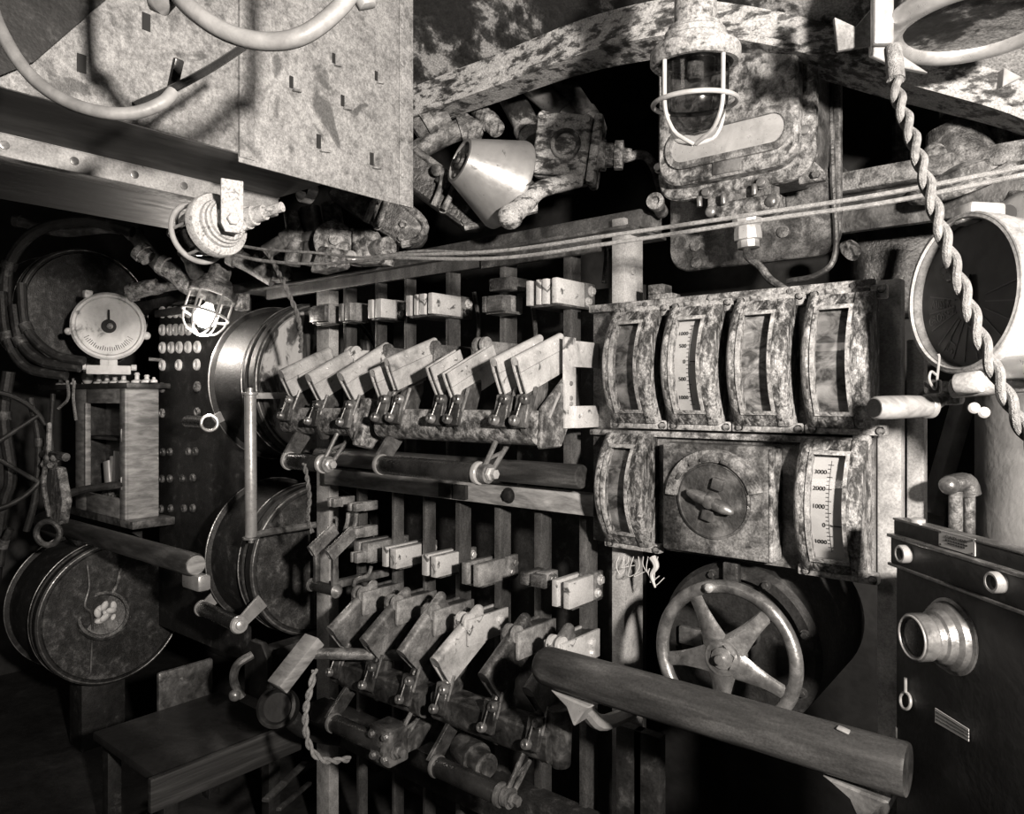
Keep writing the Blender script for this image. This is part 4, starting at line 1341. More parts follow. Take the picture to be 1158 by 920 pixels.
# far clutter left of the cabinet lamp
for i, (pts, r, mt, lab, dpt) in enumerate([
    ([(185, 300), (200, 312), (215, 325), (232, 322)], .03, 'cast_grey', 'bent pale pipe elbow left of the glowing lamp', 2.6),
    ([(160, 285), (168, 292)], .03, 'cast_grey', 'round pipe stub end above the bent elbow', 2.6),
    ([(150, 262), (180, 300), (205, 320)], .028, 'cast_dark', 'dark hose slanting behind the bent elbow', 2.8),
    ([(265, 290), (285, 300), (310, 315)], .028, 'cast_mid', 'mottled pipe under the white lamp', 2.3),
    ([(300, 290), (316, 302), (318, 318)], .034, 'cast_grey', 'stout pale pipe end between the wires and the beam', 2.3),
    ([(20, 250), (70, 262), (120, 258), (160, 262)], .02, 'cast_dark', 'dark pipe along the cabinet underside at the far left', 2.9),
    ([(215, 290), (222, 310), (240, 318)], .024, 'cast_dark', 'short dark hose behind the white lamp', 2.5),
    ([(150, 330), (165, 326), (178, 324)], .03, 'cast_grey', 'pale bent strip above the white dial', 2.75),
    ([(178, 326), (200, 322)], .018, 'cast_mid', 'small stub rod right of the pale bent strip', 2.75),
]):
    P = [D(a, b, dpt) for a, b in pts]
    t = thing('pipe', lab, 'pipe', P[-1], 'pipes at the far left')
    MB().tube(P, r, 14, 6).build('run', mt, t)
    MB().lathe([(r * 1.2, -.012), (r * 1.2, .012)], P[0], P[-1] - P[0], 18).build('collar', mt, t)

# ------------------------------------------------------------------ long wires and cords
def cord(label, pts, r, mat, name='cord', grp=None, sm=8):
    P = [V(p) for p in pts]
    t = thing(name, label, 'cord', min(P, key=lambda p: p.z), grp)
    MB().tube(P, r, 8, sm).build('strand', mat, t)
    return t


cord('upper of the two taut pale cords crossing in front of the gauges', [D(430, 289, 1.60), D(560, 284, 1.42), D(690, 266, 1.28), D(860, 241, 1.16), D(1000, 219, 1.07), D(1160, 188, .98), D(1300, 158, .9)], .0036, 'cord', grp='taut cords')
cord('lower of the two taut pale cords crossing in front of the gauges', [D(430, 291, 1.60), D(560, 292, 1.42), D(690, 275, 1.28), D(860, 249, 1.16), D(1000, 229, 1.07), D(1160, 197, .98), D(1300, 168, .9)], .0036, 'cord', grp='taut cords')
cord('upper thin wire running from the white lamp to the top beam', [D(264, 276, 1.40), D(300, 282, 1.5), D(360, 286, 1.66), D(410, 291, 1.62), D(470, 284, 1.55), D(520, 285, 1.5), D(565, 290, 1.46)], .0030, 'cord_dark', 'wire', 'thin wires')
cord('lower thin wire running from the white lamp along the top beam', [D(250, 284, 1.38), D(300, 295, 1.5), D(360, 298, 1.66), D(420, 294, 1.6), D(480, 288, 1.54), D(530, 288, 1.5)], .0034, 'cord_dark', 'wire', 'thin wires')
tw = [D(303, 284, 1.9), D(312, 302, 1.86), D(322, 322, 1.84), D(331, 342, 1.84), D(337, 358, 1.86), D(340, 378, 1.9), D(340, 398, 1.95)]
t = thing('twisted_cord', 'thin twisted cord hanging down over the upper round drum', 'cord', tw[-1], 'twisted cords')
for k in range(2):
    MB().twist(tw, .0036, .003, .045, 7, pi * k).build('strand', 'cord_dark', t)
tw = [D(344, 524, 1.78), D(348, 545, 1.8), D(350, 565, 1.82), D(348, 585, 1.84), D(353, 602, 1.86)]
t = thing('twisted_cord', 'short twisted cord in front of the lower round drum', 'cord', tw[-1], 'twisted cords')
for k in range(2):
    MB().twist(tw, .003, .003, .045, 7, pi * k).build('strand', 'cord_dark', t)
tw = [D(356, 757, 1.72), D(352, 775, 1.7), D(346, 800, 1.7), D(346, 828, 1.7), D(354, 850, 1.7), D(370, 860, 1.7), D(395, 858, 1.75)]
t = thing('twisted_cord', 'twisted pale cord hanging in a loop below the wooden lever', 'cord', tw[4], 'twisted cords')
for k in range(2):
    MB().twist(tw, .0042, .0042, .06, 8, pi * k).build('strand', 'cord', t)
tw = [D(1010, 68, .74), D(1016, 110, .72), D(1030, 150, .70), D(1046, 200, .68), D(1060, 245, .67), D(1075, 290, .66), D(1092, 335, .65), D(1110, 385, .64), D(1132, 435, .63), D(1152, 475, .62), D(1175, 520, .62)]
t = thing('twisted_cord', 'thick twisted cable hanging across the round dial at the right', 'cord', tw[-1], 'twisted cords')
for k in range(2):
    MB().twist(tw, .0040, .0034, .052, 10, pi * k + .5).build('strand', 'cable', t)
MB().cyl(tw[0] + V((0, 0, .012)), tw[1].lerp(tw[0], .45), .0085, None, 14).build('sleeve', 'cord_dark', t)
# ------------------------------------------------------------------ round drums at the left
def drum(label, c, r, L, face, face_r=.9):
    """axis along x, face towards +x"""
    t = thing('instrument_drum', label, 'drum', c + V((-L / 2, 0, -r)), 'round drums')
    MB().lathe([(r * .96, -L - .01), (r * 1.0, -L), (r * 1.0, -L + .012), (r * .95, -L + .018), (r * .95, -.075), (r * .985, -.07), (r * .985, -.05), (r * .90, -.046),
                (r * .90, -.034), (r * .985, -.030), (r * .985, -.004), (r * .95, 0), (r * .92, .001), (r * .915, -.006), (0, -.006)], c, (1, 0, 0), 72).build('casing', 'black_dusty', t)
    MB().lathe([(r * .915, -.008), (r * .90, .002), (r * .3, .006), (0, .006)], c, (1, 0, 0), 64).build('face', face, t)
    MB().torus(c + V((-L + .006, 0, 0)), (1, 0, 0), r * 1.0, .0028, 72, 8).build('rear_rim', 'worn_steel', t)
    MB().torus(c + V((-.07, 0, 0)), (1, 0, 0), r * .985, .0022, 72, 8).build('groove_rim', 'worn_steel', t)
    MB().torus(c + V((-.002, 0, 0)), (1, 0, 0), r * .955, .003, 72, 8).build('front_rim', 'worn_steel', t)
    return t


XD = -2.0
c1 = X(360, 632, XD)
t = drum('lower round drum with dusty riveted face left of the knife switches', c1, .245, .265, 'disc_dusty')
for zz in (-.12, .0):
    for k in range(13):
        pass
MB().span(XD + .002, XD + .009, c1.y - .02, c1.y - .008, c1.z - .21, c1.z + .21, .002).build('seam_strip', 'disc_dusty', t)
c2 = X(368, 432, XD)
drum('upper round drum with patchy pale face left of the knife switches', c2, .262, .265, 'disc_patchy')
# drum carrier
t = thing('drum_pedestal', 'dark pedestal column carrying the two round drums', 'stand', (XD - .16, 1.5, 0))
MB().span(XD - .24, XD - .06, max(c1.y + .246, c2.y + .262), 1.86, 0, 2.0, .01).build('column', 'black_dusty', t)
# hand grips on the drums
def grip(label, a, b, br):
    t = thing('drum_grip', label, 'handle', (a + b) / 2 - V((0, 0, .03)), 'black roller grips')
    MB().cyl(a, b, .023, None, 22, .004).build('roller', 'bakelite', t)
    for p, s in ((a, -1), (b, 1)):
        d = (b - a).normalized() * s
        MB().lathe([(.025, 0), (.027, .005), (.024, .012), (.014, .013), (.013, .022), (.008, .024), (0, .025)], p - d * .002, d, 22).build('end_disc', 'bright_steel', t)
    for p in (a, b):
        q = p + br
        n = V((1, 0, 0))
        s = br.cross(n).normalized()
        MB().prism([p + s * .018, q + s * .024, q - s * .024, p - s * .018], n * .008, .001).build('strap', 'bright_steel', t)
    return t


grip('black roller grip between two pale straps under the lower drum', X(236, 686, -2.29) + V((0, -.02, 0)), X(277, 704, -1.985) + V((0, -.02, 0)), V((0, .075, .055)))
a = X(237, 478, -2.25)
t = thing('drum_grip', 'pale curved end of a grip left of the upper round drum', 'handle', a - V((0, 0, .03)), 'black roller grips')
MB().torus(a, (.9, -.45, 0), .024, .006, 28, 8).build('end_disc', 'bright_steel', t)
MB().cyl(a, a + V((-.20, .03, 0)), .021, None, 20).build('roller', 'bakelite', t)
MB().prism([a + V((0, 0, .022)), a + V((0, .10, .065)), a + V((0, .115, .035)), a + V((0, .02, -.005))], V((.008, 0, 0))).build('strap', 'bright_steel', t)

# vertical pale rod handle
ra, rb = X(283, 446, -1.90), X(284, 607, -1.90)
t = thing('rod_handle', 'upright pale metal rod handle in front of the round drums', 'handle', rb)
MB().cyl(rb, ra, .0165, None, 24, .003).build('rod', 'bright_steel', t)
MB().lathe([(.022, 0), (.022, .006), (.008, .008), (.008, .018), (0, .02)], ra, (0, 0, 1), 20).build('cap', 'bright_steel', t)
MB().lathe([(.024, 0), (.024, .005), (.008, .007), (.008, .016), (0, .017)], rb, (0, 0, -1), 20).build('cap', 'worn_steel', t)
MB().span(-1.906, -1.894, ra.y, 1.36, ra.z - .012, ra.z + .006, .002).build('upper_arm', 'bright_steel', t)
MB().tube([rb + V((0, 0, .002)), rb + V((.0, .05, .006)), rb + V((0, .22, .006)), V((-1.88, 1.38, rb.z + .01))], .010, 10, 4).build('lower_arm', 'worn_steel', t)

# ------------------------------------------------------------------ studded panel
y_ = 1.36
t = thing('studded_panel', 'dark panel with rows of pale round buttons behind the glowing lamp', 'panel', (Y(240, 450, y_).x, y_, .5))
x0, x1 = Y(180, 450, y_).x, -2.295
MB().span(x0, x1, y_, y_ + .02, .45, ZE + .345, .003).build('sheet', 'black_dusty', t)
MB().span(x0, x1, y_ - .02, y_ + .001, ZE + .318, ZE + .346, .003).build('top_edge', 'angle_dark', t)
rows = [(353, (184.5, 193, 199.5, 206.5, 214), 1), (373, (184.5, 193, 199.5, 206.5, 214), 1), (393, (184.5, 194.5, 203.5, 213.5, 224), 1),
        (413, (184.5, 203, 223.5), .95), (438, (184, 224), .9), (467, (184, 224), .8), (511, (185, 193, 214, 222), .7), (541, (184, 193, 207, 219), .7), (575, (183, 194, 209, 219), .7)]
for py, xs, s in rows:
    for px in xs:
        p = Y(px, py - (px - 184) * .02, y_)
        m_ = 'porcelain' if py < 420 else ('cast_grey' if py < 480 else 'cast_dark')
        MB().lathe([(.023 * s, 0), (.023 * s, .006), (.019 * s, .010), (.011 * s, .010), (.010 * s, .006), (0, .006)], p, (0, -1, 0), 20).build('button', m_, t)
# top rail continuing left
MB().span(-3.6, -2.76, 1.375, 1.47, ZE + .362, ZE + .402, .004).build('top_rail', 'angle_dark', t)
p = Y(274, 341, 1.345)
MB().box(p, (.05, .03, .06), .004).build('clip', 'cast_grey', t)
for px, py in ((313, 322), (327, 318)):
    MB().bolt(Y(px, py, 1.375), (0, -1, 0), .008, .005, False).build('screw', 'bright_steel', t)

# ------------------------------------------------------------------ white dial with its pointer
c = D(123, 369, 2.80)
n = (EYE - c).normalized()
n = V((n.x, n.y, 0)).normalized()
e1 = V((0, 0, 1)).cross(n).normalized()
t = thing('order_dial', 'round white dial with a short black pointer on a footed bracket', 'dial', c + V((0, .02, -.19)))
MB().lathe([(.118, -.10), (.125, -.03), (.128, -.02), (.128, .01), (.120, .018), (.112, .018), (.108, .008), (.0, .008)], c, n, 64).build('case', 'face_white', t)
MB().lathe([(.108, .009), (.106, .011), (.026, .011), (.025, .008), (0, .008)], c, n, 64).build('dial_plate', 'face_white', t)
MB().lathe([(.026, .012), (.026, .0125), (0, .0125)], c, n, 28).build('centre_hole', 'ink', t)
MB().lathe([(.011, .012), (.011, .02), (.006, .024), (0, .024)], c + e1 * .004, n, 16).build('centre_boss', 'cast_grey', t)
MB().prism([c + n * .014 + e1 * .004 + V((0, 0, .02)), c + n * .014 - e1 * .004 + V((0, 0, .02)), c + n * .014 - e1 * .003 + V((0, 0, .062)), c + n * .014 + e1 * .003 + V((0, 0, .062))], n * .003).build('pointer', 'ink', t)
mb = MB()
for k in range(24):
    a = radians(210 + 120 * k / 23)
    u = e1 * cos(a) + V((0, 0, 1)) * sin(a)
    pd = n.cross(u)
    L = random.uniform(.010, .022)
    q = c + u * .094 + n * .0112
    mb.prism([q + pd * .0015, q + pd * .0015 - u * L, q - pd * .0015 - u * L, q - pd * .0015], n * .0008)
mb.build('scale_marks', 'cast_mid', t)
for s in (-1, 1):
    q = c + e1 * (s * .070) + V((0, 0, .118))
    MB().box(q, (.03, .03, .03), .006).build('top_lug', 'face_white', t)
q = c + e1 * -.132 + V((0, 0, -.012))
MB().ball(q - V((0, 0, .012)), .014).build('side_screw', 'face_white', t)
MB().ball(c + e1 * .128 + V((0, 0, -.03)), .016).build('side_screw', 'face_white', t)
rt = Matrix((e1, n.cross(e1) * 0 + V((n.x, n.y, 0)), V((0, 0, 1)))).transposed()
MB().box(c + V((0, 0, -.165)) - n * .02, (.15, .05, .035), .004, rt).build('foot', 'face_white', t)
MB().box(c + V((0, 0, -.138)) - n * .02, (.06, .05, .03), .006, rt).build('neck', 'face_white', t)
for s in (-1, 1):
    MB().cyl(c + e1 * (s * .075) + V((0, 0, -.155)), c + e1 * (s * .095) + V((0, 0, -.155)), .012, None, 14, .003).build('foot_bolt', 'face_white', t)
MB().box(c + e1 * .19 + V((0, .05, -.07)), (.10, .02, .035), .003, rt).build('side_plate', 'cast_grey', t)
MB().tube([c + e1 * .10 + V((0, .04, -.12)), c + e1 * .16 + V((0, .04, -.123)), c + e1 * .23 + V((0, .04, -.12))], .007, 8, 4).build('side_rod', 'cast_mid', t)

# shelf with terminals, wooden cabinet
cx0, cx1, cy0, cy1 = -3.33, -2.86, 1.206, 1.325
czt, czb = ZE + .036, ZE - .455
t = thing('terminal_shelf', 'dark shelf board on top of the open wooden box', 'shelf', (-3.1, 1.28, czt))
MB().span(cx0 - .40, cx1 + .02, cy0 - .01, cy1 + .08, czt, czt + .022, .003).build('board', 'dark_wood', t)
MB().span(cx1 - .14, cx1 + .03, cy0 - .012, cy1 + .02, czt + .001, czt + .021, .002).build('end_block', 'rail_wood', t)
zs_ = czt + .022
for i, (px, h) in enumerate([(69, .05), (83, .03), (96, .025), (112, .05), (121, .045), (130, .03), (140, .06), (155, .04), (166, .03), (174, .02)]):
    r = ray(px, 425)
    p = Y(px, 425, 1.26)
    p.z = zs_
    w = .022 if px not in (83, 96, 174) else .013
    tt = thing('terminal_post', 'small white terminal post on the shelf, %s' % (
        'at the left end with a wide foot', 'thin, second from the left', 'low, left of the tilted lump', 'first tall one right of the lump', 'second right of the lump',
        'broad, below the dial foot', 'tallest, right of the dial foot', 'wide footed, near the right block', 'stubby, second from the right end', 'lowest, at the right end')[i], 'terminal', p, 'terminal posts on the shelf')
    MB().lathe([(w, 0), (w * .95, .008), (w * .4, .014), (w * .35, h * .75), (w * .5, h * .78), (w * .3, h), (0, h)], p, (0, 0, 1), 14).build('post', 'porcelain', tt)
p = Y(99, 418, 1.25)
p.z = zs_
tt = thing('putty_lump', 'tilted white lump among the terminal posts', 'lump', p)
MB().ball(p + V((0, 0, .03)), .03, (.8, .7, 1.1)).build('lump', 'porcelain', tt)
MB().ball(p + V((-.006, 0, .062)), .016).build('knob', 'porcelain', tt)
t = thing('wooden_box', 'open fronted wooden box with pale paper scraps inside at the left', 'box', (-3.1, 1.27, czb))
th = .05
mb = MB()
mb.span(cx1 - .012, cx1, cy0, cy1, czb, czt, .002)
sd = mb.build('side_panel', 'pale_wood', t)
MB().span(cx0, cx0 + .012, cy0, cy1, czb, czt, .002).build('side_panel', 'rail_wood', t)
MB().span(cx0 + .012, cx1 - .012, cy1 - .012, cy1, czb, czt, .001).build('back_panel', 'pale_wood', t)
MB().span(cx0 + .012, cx1 - .012, cy0 + .002, cy1, czt - .012, czt, .001).build('top_panel', 'rail_wood', t)
MB().span(cx0 + .012, cx1 - .012, cy0 + .002, cy1, czb, czb + .012, .001).build('bottom_panel', 'rail_wood', t)
fm = MB()
ox0, ox1 = Y(99, 500, cy0).x, Y(137, 500, cy0).x
oz0, oz1 = ZE - .38, ZE - .02
fm.span(cx0, ox0, cy0 - .006, cy0 + .008, czb, czt, .002)
fm.span(ox1, cx1, cy0 - .006, cy0 + .008, czb, czt, .002)
fm.span(ox0, ox1, cy0 - .006, cy0 + .008, oz1, czt, .002)
fm.span(ox0, ox1, cy0 - .006, cy0 + .008, czb, oz0, .002)
fm.build('front_frame', 'pale_wood', t)
MB().span(ox0 - .005, ox0 + .006, cy0 - .010, cy0 + .01, oz0, oz1, .001).build('inner_bead', 'pale_wood', t)
MB().span(cx0 + .012, cx1 - .012, cy0 + .02, cy1, ZE - .165, ZE - .155, .001).build('inner_shelf', 'rail_wood', t)
for dz in (-.12, -.3):
    MB().box((cx1 - .03, cy0 - .008, ZE + dz - .02), (.012, .006, .05), .002).build('hinge', 'worn_steel', t)
t = thing('paper_bundle', 'crumpled pale papers standing inside the open wooden box', 'papers', (ox0 + .1, 1.27, czb + .012))
for i in range(4):
    x = ox0 + .04 + i * .045
    MB().box((x, 1.27 + .006 * (i % 2), ZE - .30 + i * .012), (.05, .02, .09 + .02 * (i % 3)), .004, Matrix.Rotation(.12 * (i - 1.5), 3, 'Y')).build('sheet', 'porcelain' if i < 3 else 'dial_white', t)
mb = MB()
for i in range(10):
    mb.box((ox0 + .02 + i * .024, 1.265, czb + .03 + .03 * random.random()), (.03, .04, .05), .008, Matrix.Rotation(random.uniform(-1, 1), 3, 'Y'))
mb.build('scraps', 'cast_grey', t)
t = thing('box_bracket', 'dark bracket shelf under the open wooden box', 'bracket', (-3.1, 1.3, czb - .03))
MB().prism([V((-3.1, 1.24, czb - .03)), V((-3.1, 1.36, czb - .03)), V((-3.1, 1.36, czb - .12))], V((.02, 0, 0))).build('brace', 'black_dusty', t)
MB().span(-3.40, -2.80, 1.20, 1.36, czb - .03, czb, .004).build('top', 'cast_dark', t)

# ------------------------------------------------------------------ far left drums and hoses
c3 = D(100, 350, 3.05)
drum('dim large round drum in the upper left corner behind the white dial', c3, .255, .34, 'disc_dusty')
c4 = D(130, 692, 2.80)
t = drum('dark lower left round drum with an oval port', c4, .272, .32, 'disc_dusty')
pc = c4 + V((.006, -.04, -.0))
MB().lathe([(.078, -.03), (.090, .004), (.092, .03), (.084, .038), (.074, .036), (.070, .012), (0, .012)], pc, (.86, -.40, .30), 40).build('port_rim', 'cast_dark', t)
mb = MB()
for i in range(9):
    mb.ball(pc + V((.020, -.024 + .024 * (i % 3), -.012 + .022 * (i // 3))) + V((.010, -.012, .010)) * (i % 2), .017, (.6, 1.1, .7), rot=Quaternion((1, 0, 0), .6 * i))
mb.build('crumpled_rag', 'face_white', t)
MB().span(c4.x - .22, c4.x - .10, c4.y - .08, c4.y + .08, 0, c4.z - .262, .004).build('foot', 'black_dusty', t)
MB().tube([pc + V((.02, .02, .08)), pc + V((.02, .04, .12)), pc + V((.02, .05, .17))], .006, 8, 4).build('port_stay', 'cast_mid', t)
MB().tube([c4 + V((.008, -.10, .2)), c4 + V((.012, -.095, .12)), c4 + V((.012, -.11, .05)), c4 + V((.012, -.085, .0)), c4 + V((.012, -.09, -.2))], .004, 8, 5).build('capillary', 'worn_steel', t)
hs = [([(6, 350), (10, 300), (40, 262), (95, 250), (150, 262)], .02, 'dark hose arching over the upper left drum'),
      ([(2, 330), (8, 380), (30, 415), (75, 425)], .018, 'dark hose curving under the upper left drum'),
      ([(16, 345), (24, 385), (48, 408), (90, 415)], .02, 'second dark hose curving under the upper left drum'),
      ([(24, 320), (30, 370), (60, 400), (95, 408)], .016, 'third hose, closest below the upper left drum rim'),
      ([(10, 420), (4, 470), (12, 540), (0, 600), (-30, 900)], .02, 'dark hose hanging down the left edge'),
      ([(34, 450), (44, 500), (40, 560), (30, 600)], .012, 'slim hose hanging left of the wooden box'),
      ([(60, 445), (58, 500), (66, 540)], .008, 'thin wire hanging beside the wooden box'),
      ([(76, 430), (77, 450), (66, 462)], .005, 'thin wire hanging from the left end of the shelf'),
      ([(84, 430), (83, 450), (86, 475)], .005, 'thin wire hanging from the shelf edge, second one'),
      ([(0, 640), (4, 615), (12, 598)], .012, 'short bright edged hose at the far left edge')]
for i, (pts, r, lab) in enumerate(hs):
    P = [D(a, b, 2.7 - .02 * i) for a, b in pts]
    t = thing('hose', lab, 'hose', P[-1], 'hoses at the left')
    MB().tube(P, r, 10, 7).build('run', 'black_dusty' if i not in (7, 8) else 'cord_dark', t)
    if r > .01:
        MB().lathe([(r * 1.3, -.015), (r * 1.3, .015)], P[1], P[2 if len(P) > 2 else 1] - P[0], 14).build('clip', 'cast_dark', t)
# dim handwheel at the far left edge
c = D(-18, 510, 2.45)
t = thing('handwheel', 'dim dark handwheel at the far left edge', 'wheel', c - V((0, 0, .2)))
axw = (RT * .75 - FW * .6).normalized()
MB().torus(c, axw, .20, .009, 56, 10).build('rim', 'black_enamel', t)
for k in range(5):
    a_, u_, w_ = frame_of(axw)
    d = u_ * cos(2 * pi * k / 5) + w_ * sin(2 * pi * k / 5)
    MB().cyl(c + d * .02, c + d * .2, .008, None, 10).build('spoke', 'black_enamel', t)
MB().lathe([(.03, -.2), (.03, .02), (0, .025)], c, axw, 20).build('hub', 'black_enamel', t)
c = D(62, 545, 2.5)
t = thing('lever_gear', 'tangle of small levers left of the wooden box', 'gear', c - V((0, 0, .2)))
MB().prism([c + V((-.05, 0, -.14)), c + V((.04, 0, -.14)), c + V((.07, 0, -.06)), c + V((.02, 0, .05)), c + V((-.03, 0, .05))], V((0, .03, 0)), .004).build('plate', 'cast_mid', t)
MB().tube([c + V((-.02, -.01, .2)), c + V((.0, -.02, .1)), c + V((-.04, -.02, .0)), c + V((-.05, 0, -.12))], .008, 8, 5).build('rod', 'cast_mid', t)
MB().torus(c + V((.0, -.02, -.17)), -FW, .04, .01, 24, 8).build('ring', 'cast_dark', t)
for k in range(4):
    MB().bolt(c + V((-.05 + .03 * k, -.01, .06 + .025 * (k % 2))), -FW, .012, .014).build('nut', 'cast_mid', t)
MB().tube([c + V((-.1, 0, .09)), c + V((0, -.01, .095)), c + V((.10, 0, .09))], .014, 10, 4).build('shaft', 'cast_dark', t)
MB().tube([c + V((.0, .02, -.05)), c + V((-.06, .12, -.04)), V((-2.9, 1.21, c.z - .04))], .014, 10, 4).build('arm', 'black_dusty', t)

# handrail, left length
hz = ZE - .478
xe = Y(222, 637, 1.05).x
t = thing('handrail', 'left length of the thick wooden handrail with a pale cut end', 'rail', (-2.6, 1.05, hz - .033))
MB().cyl((-3.25, 1.05, hz), (xe, 1.05, hz), .033, None, 28, .012).build('rail', 'rail_wood', t)
MB().lathe([(.028, 0), (.026, .002), (0, .003)], (xe, 1.05, hz), (1, 0, 0), 24).build('cut_end', 'pale_wood', t)
MB().box((xe - .02, 1.06, hz - .05), (.10, .04, .045), .008).build('bracket', 'bright_steel', t)
MB().tube([(xe - .02, 1.07, hz - .06), (xe - .12, 1.13, hz - .10), (-2.33, 1.2, hz - .12), (-2.36, 1.36, hz - .12)], .014, 10, 5).build('bracket_arm', 'cast_dark', t)
MB().tube([(-3.1, 1.07, hz - .02), (-3.1, 1.15, hz - .10), (-3.1, 1.3, hz - .14)], .014, 10, 5).build('bracket_arm', 'cast_dark', t)

# ------------------------------------------------------------------ platform at the lower left
t = thing('step_platform', 'low dark footboard at the lower left below the drums', 'step', (-2.2, 1.12, 0))
MB().span(-2.42, -1.97, .92, 1.33, ZE - 1.045, ZE - 1.02, .004).build('tread', 'floor_dark', t)
MB().span(-1.965, -1.945, .88, 1.34, ZE - 1.085, ZE - .995, .004).build('front_board', 'dark_wood', t)
MB().span(-2.44, -2.42, 1.12, 1.31, ZE - 1.05, ZE - .90, .012).build('kick_plate', 'worn_steel', t)
for x in (-2.38, -2.02):
    for y in (.96, 1.28):
        MB().span(x - .02, x + .02, y - .02, y + .02, 0, ZE - 1.045, .002).build('leg', 'black_dusty', t)
MB().bolt((-2.418, 1.2, ZE - .94), (1, 0, 0), .006, .003, False).build('screw', 'worn_steel', t)
p = D(278, 762, 2.1)
t = thing('brass_fitting', 'small glossy tap in an arched recess below the lower drum', 'fitting', p - V((0, 0, .06)))
MB().prism([p + V((-.06, .03, -.08)), p + V((.06, .03, -.08)), p + V((.06, .03, .05)), p + V((.03, .03, .085)), p + V((-.03, .03, .085)), p + V((-.06, .03, .05))], V((0, .02, 0)), .003).build('arch_plate', 'black_enamel', t)
MB().tube([p + V((-.02, 0, -.07)), p + V((-.03, -.02, -.02)), p + V((-.01, -.02, .03)), p + V((0, .02, .05))], .012, 10, 5).build('tap_body', 'worn_steel', t)
MB().ball(p + V((-.024, -.02, -.06)), .017).build('tap_nose', 'worn_steel', t)
MB().span(p.x - .03, p.x + .03, p.y + .04, 1.52, p.z + .0, p.z + .06, .01).build('support', 'black_dusty', t)
p = D(318, 800, 1.95)
t = thing('drain_cup', 'dark glinting cup fitting under the wooden lever', 'fitting', p - V((0, 0, .06)))
MB().lathe([(.05, 0), (.052, .04), (.044, .045), (.036, .03), (0, .03)], p, (.5, -.7, .4), 32).build('cup', 'black_enamel', t)
MB().tube([p, p + V((-.02, .1, -.1)), p + V((0, .3, -.2))], .025, 12, 5).build('pipe', 'black_dusty', t)
# loose slats on the floor below
for i, (a0_, b0_, w, lab) in enumerate([((300, 905), (345, 862), .02, 'long splintered slat lying at the lower left'), ((315, 915), (350, 885), .014, 'short slat beside the splintered one'), ((175, 870), (330, 830), .012, 'thin batten lying on the footboard edge'),
                                     ((55, 860), (105, 810), .012, 'thin strip lying at the far lower left'), ((82, 815), (115, 780), .010, 'bent strip end above the thin strip at the far lower left')]):
    if i >= 2:
        continue
    a, b = D(*a0_, 1.75 if i < 2 else 2.2), D(*b0_, 1.95 if i < 2 else 2.45)
    d = b - a
    t = thing('slat', lab, 'slat', a, 'loose slats')
    MB().box((a + b) / 2, (w, .008, d.length), .002, d.to_track_quat('Z', 'Y')).build('slat', 'rail_wood', t)
# ------------------------------------------------------------------ right handrail
hz2 = ZE - .474
t = thing('handrail', 'right length of the thick wooden handrail below the handwheel', 'rail', (-.5, 1.05, hz2 - .04))
xl, xr = -.80, Y(1024, 865, 1.03).x
mb = MB()
secs = []
for x, s in ((xl, .55), (xl + .004, .75), (xl + .012, .92), (xl + .026, 1), (-.6, 1.02), (-.4, 1.0), (xr - .004, 1.0), (xr, .96)):
    secs.append([V((x, 1.045 + cos(2 * pi * k / 28) * .033 * s, hz2 + sin(2 * pi * k / 28) * .034 * s)) for k in range(28)])
mb.sweep(secs)
mb.build('rail', 'rail_wood', t)
for x in (-.715, -.26):
    mb = MB()
    mb.prism([V((x - .05, 1.03, hz2 - .034)), V((x + .035, 1.03, hz2 - .042)), V((x + .02, 1.03, hz2 - .055)), V((x - .0, 1.03, hz2 - .085)), V((x - .015, 1.03, hz2 - .055))], V((0, .05, 0)), .003)
    mb.tube([V((x, 1.06, hz2 - .06)), V((x - .01, 1.15, hz2 - .12)), V((x - .02, 1.36, hz2 - .14))], .014, 10, 5)
    mb.build('bracket', 'bright_steel' if x < -.5 else 'worn_steel', t)
MB().box((xr - .075, 1.035, hz2 + .0335), (.016, .012, .003), .002, Matrix.Rotation(.2, 3, 'Y')).build('chipped_patch', 'bright_steel', t)

# ------------------------------------------------------------------ pale posts right of the gauges
t = thing('pale_post', 'broad pale upright steel strip right of the gauge board', 'post', (-.295, 1.37, 0), 'pale posts')
xa, xb = Y(992, 500, 1.36).x, Y(1019, 500, 1.36).x
MB().span(xa, xb, 1.36, 1.39, 0, ZE + .20, .002).build('strip', 'post_pale', t)
t = thing('pale_post', 'narrow pale upright bar behind the lever handle', 'post', (-.255, 1.42, 0), 'pale posts')
xa, xb = Y(1025, 500, 1.40).x, Y(1045, 500, 1.40).x
MB().span(xa, xb, 1.40, 1.43, 0, ZE + .10, .003).build('bar', 'post_pale', t)

# ------------------------------------------------------------------ black box lower right
u_ = V((.709, -.712, 0)).normalized()       # along its face towards the lens
nf = V((-u_.y, u_.x, 0)) * -1               # face normal
if nf.dot(EYE - V((-.1, 1.0, 1.2))) < 0:
    nf = -nf
o = D(1013, 450, 1.06)
o.z = ZE


def BX(s, z, d=0):
    return o + u_ * s + V((0, 0, z)) + nf * d


def onface(px, py, d=0):
    r = ray(px, py)
    k = ((o + nf * d) - EYE).dot(nf) / r.dot(nf)
    return EYE + r * k


t = thing('resistance_box', 'black enamelled box with a brass lens like knob at the lower right', 'box', BX(.17, -.62, -.1))
zt = onface(1015, 587).z - ZE
mb = MB()


def bslab(name, s0, s1, z0, z1, d0, d1, mat, bev=.002, par=None):
    c = BX((s0 + s1) / 2, (z0 + z1) / 2, (d0 + d1) / 2)
    R = Matrix((u_, nf, V((0, 0, 1)))).transposed()
    return MB().box(c, (abs(s1 - s0), abs(d1 - d0), abs(z1 - z0)), bev, R).build(name, mat, par or t)


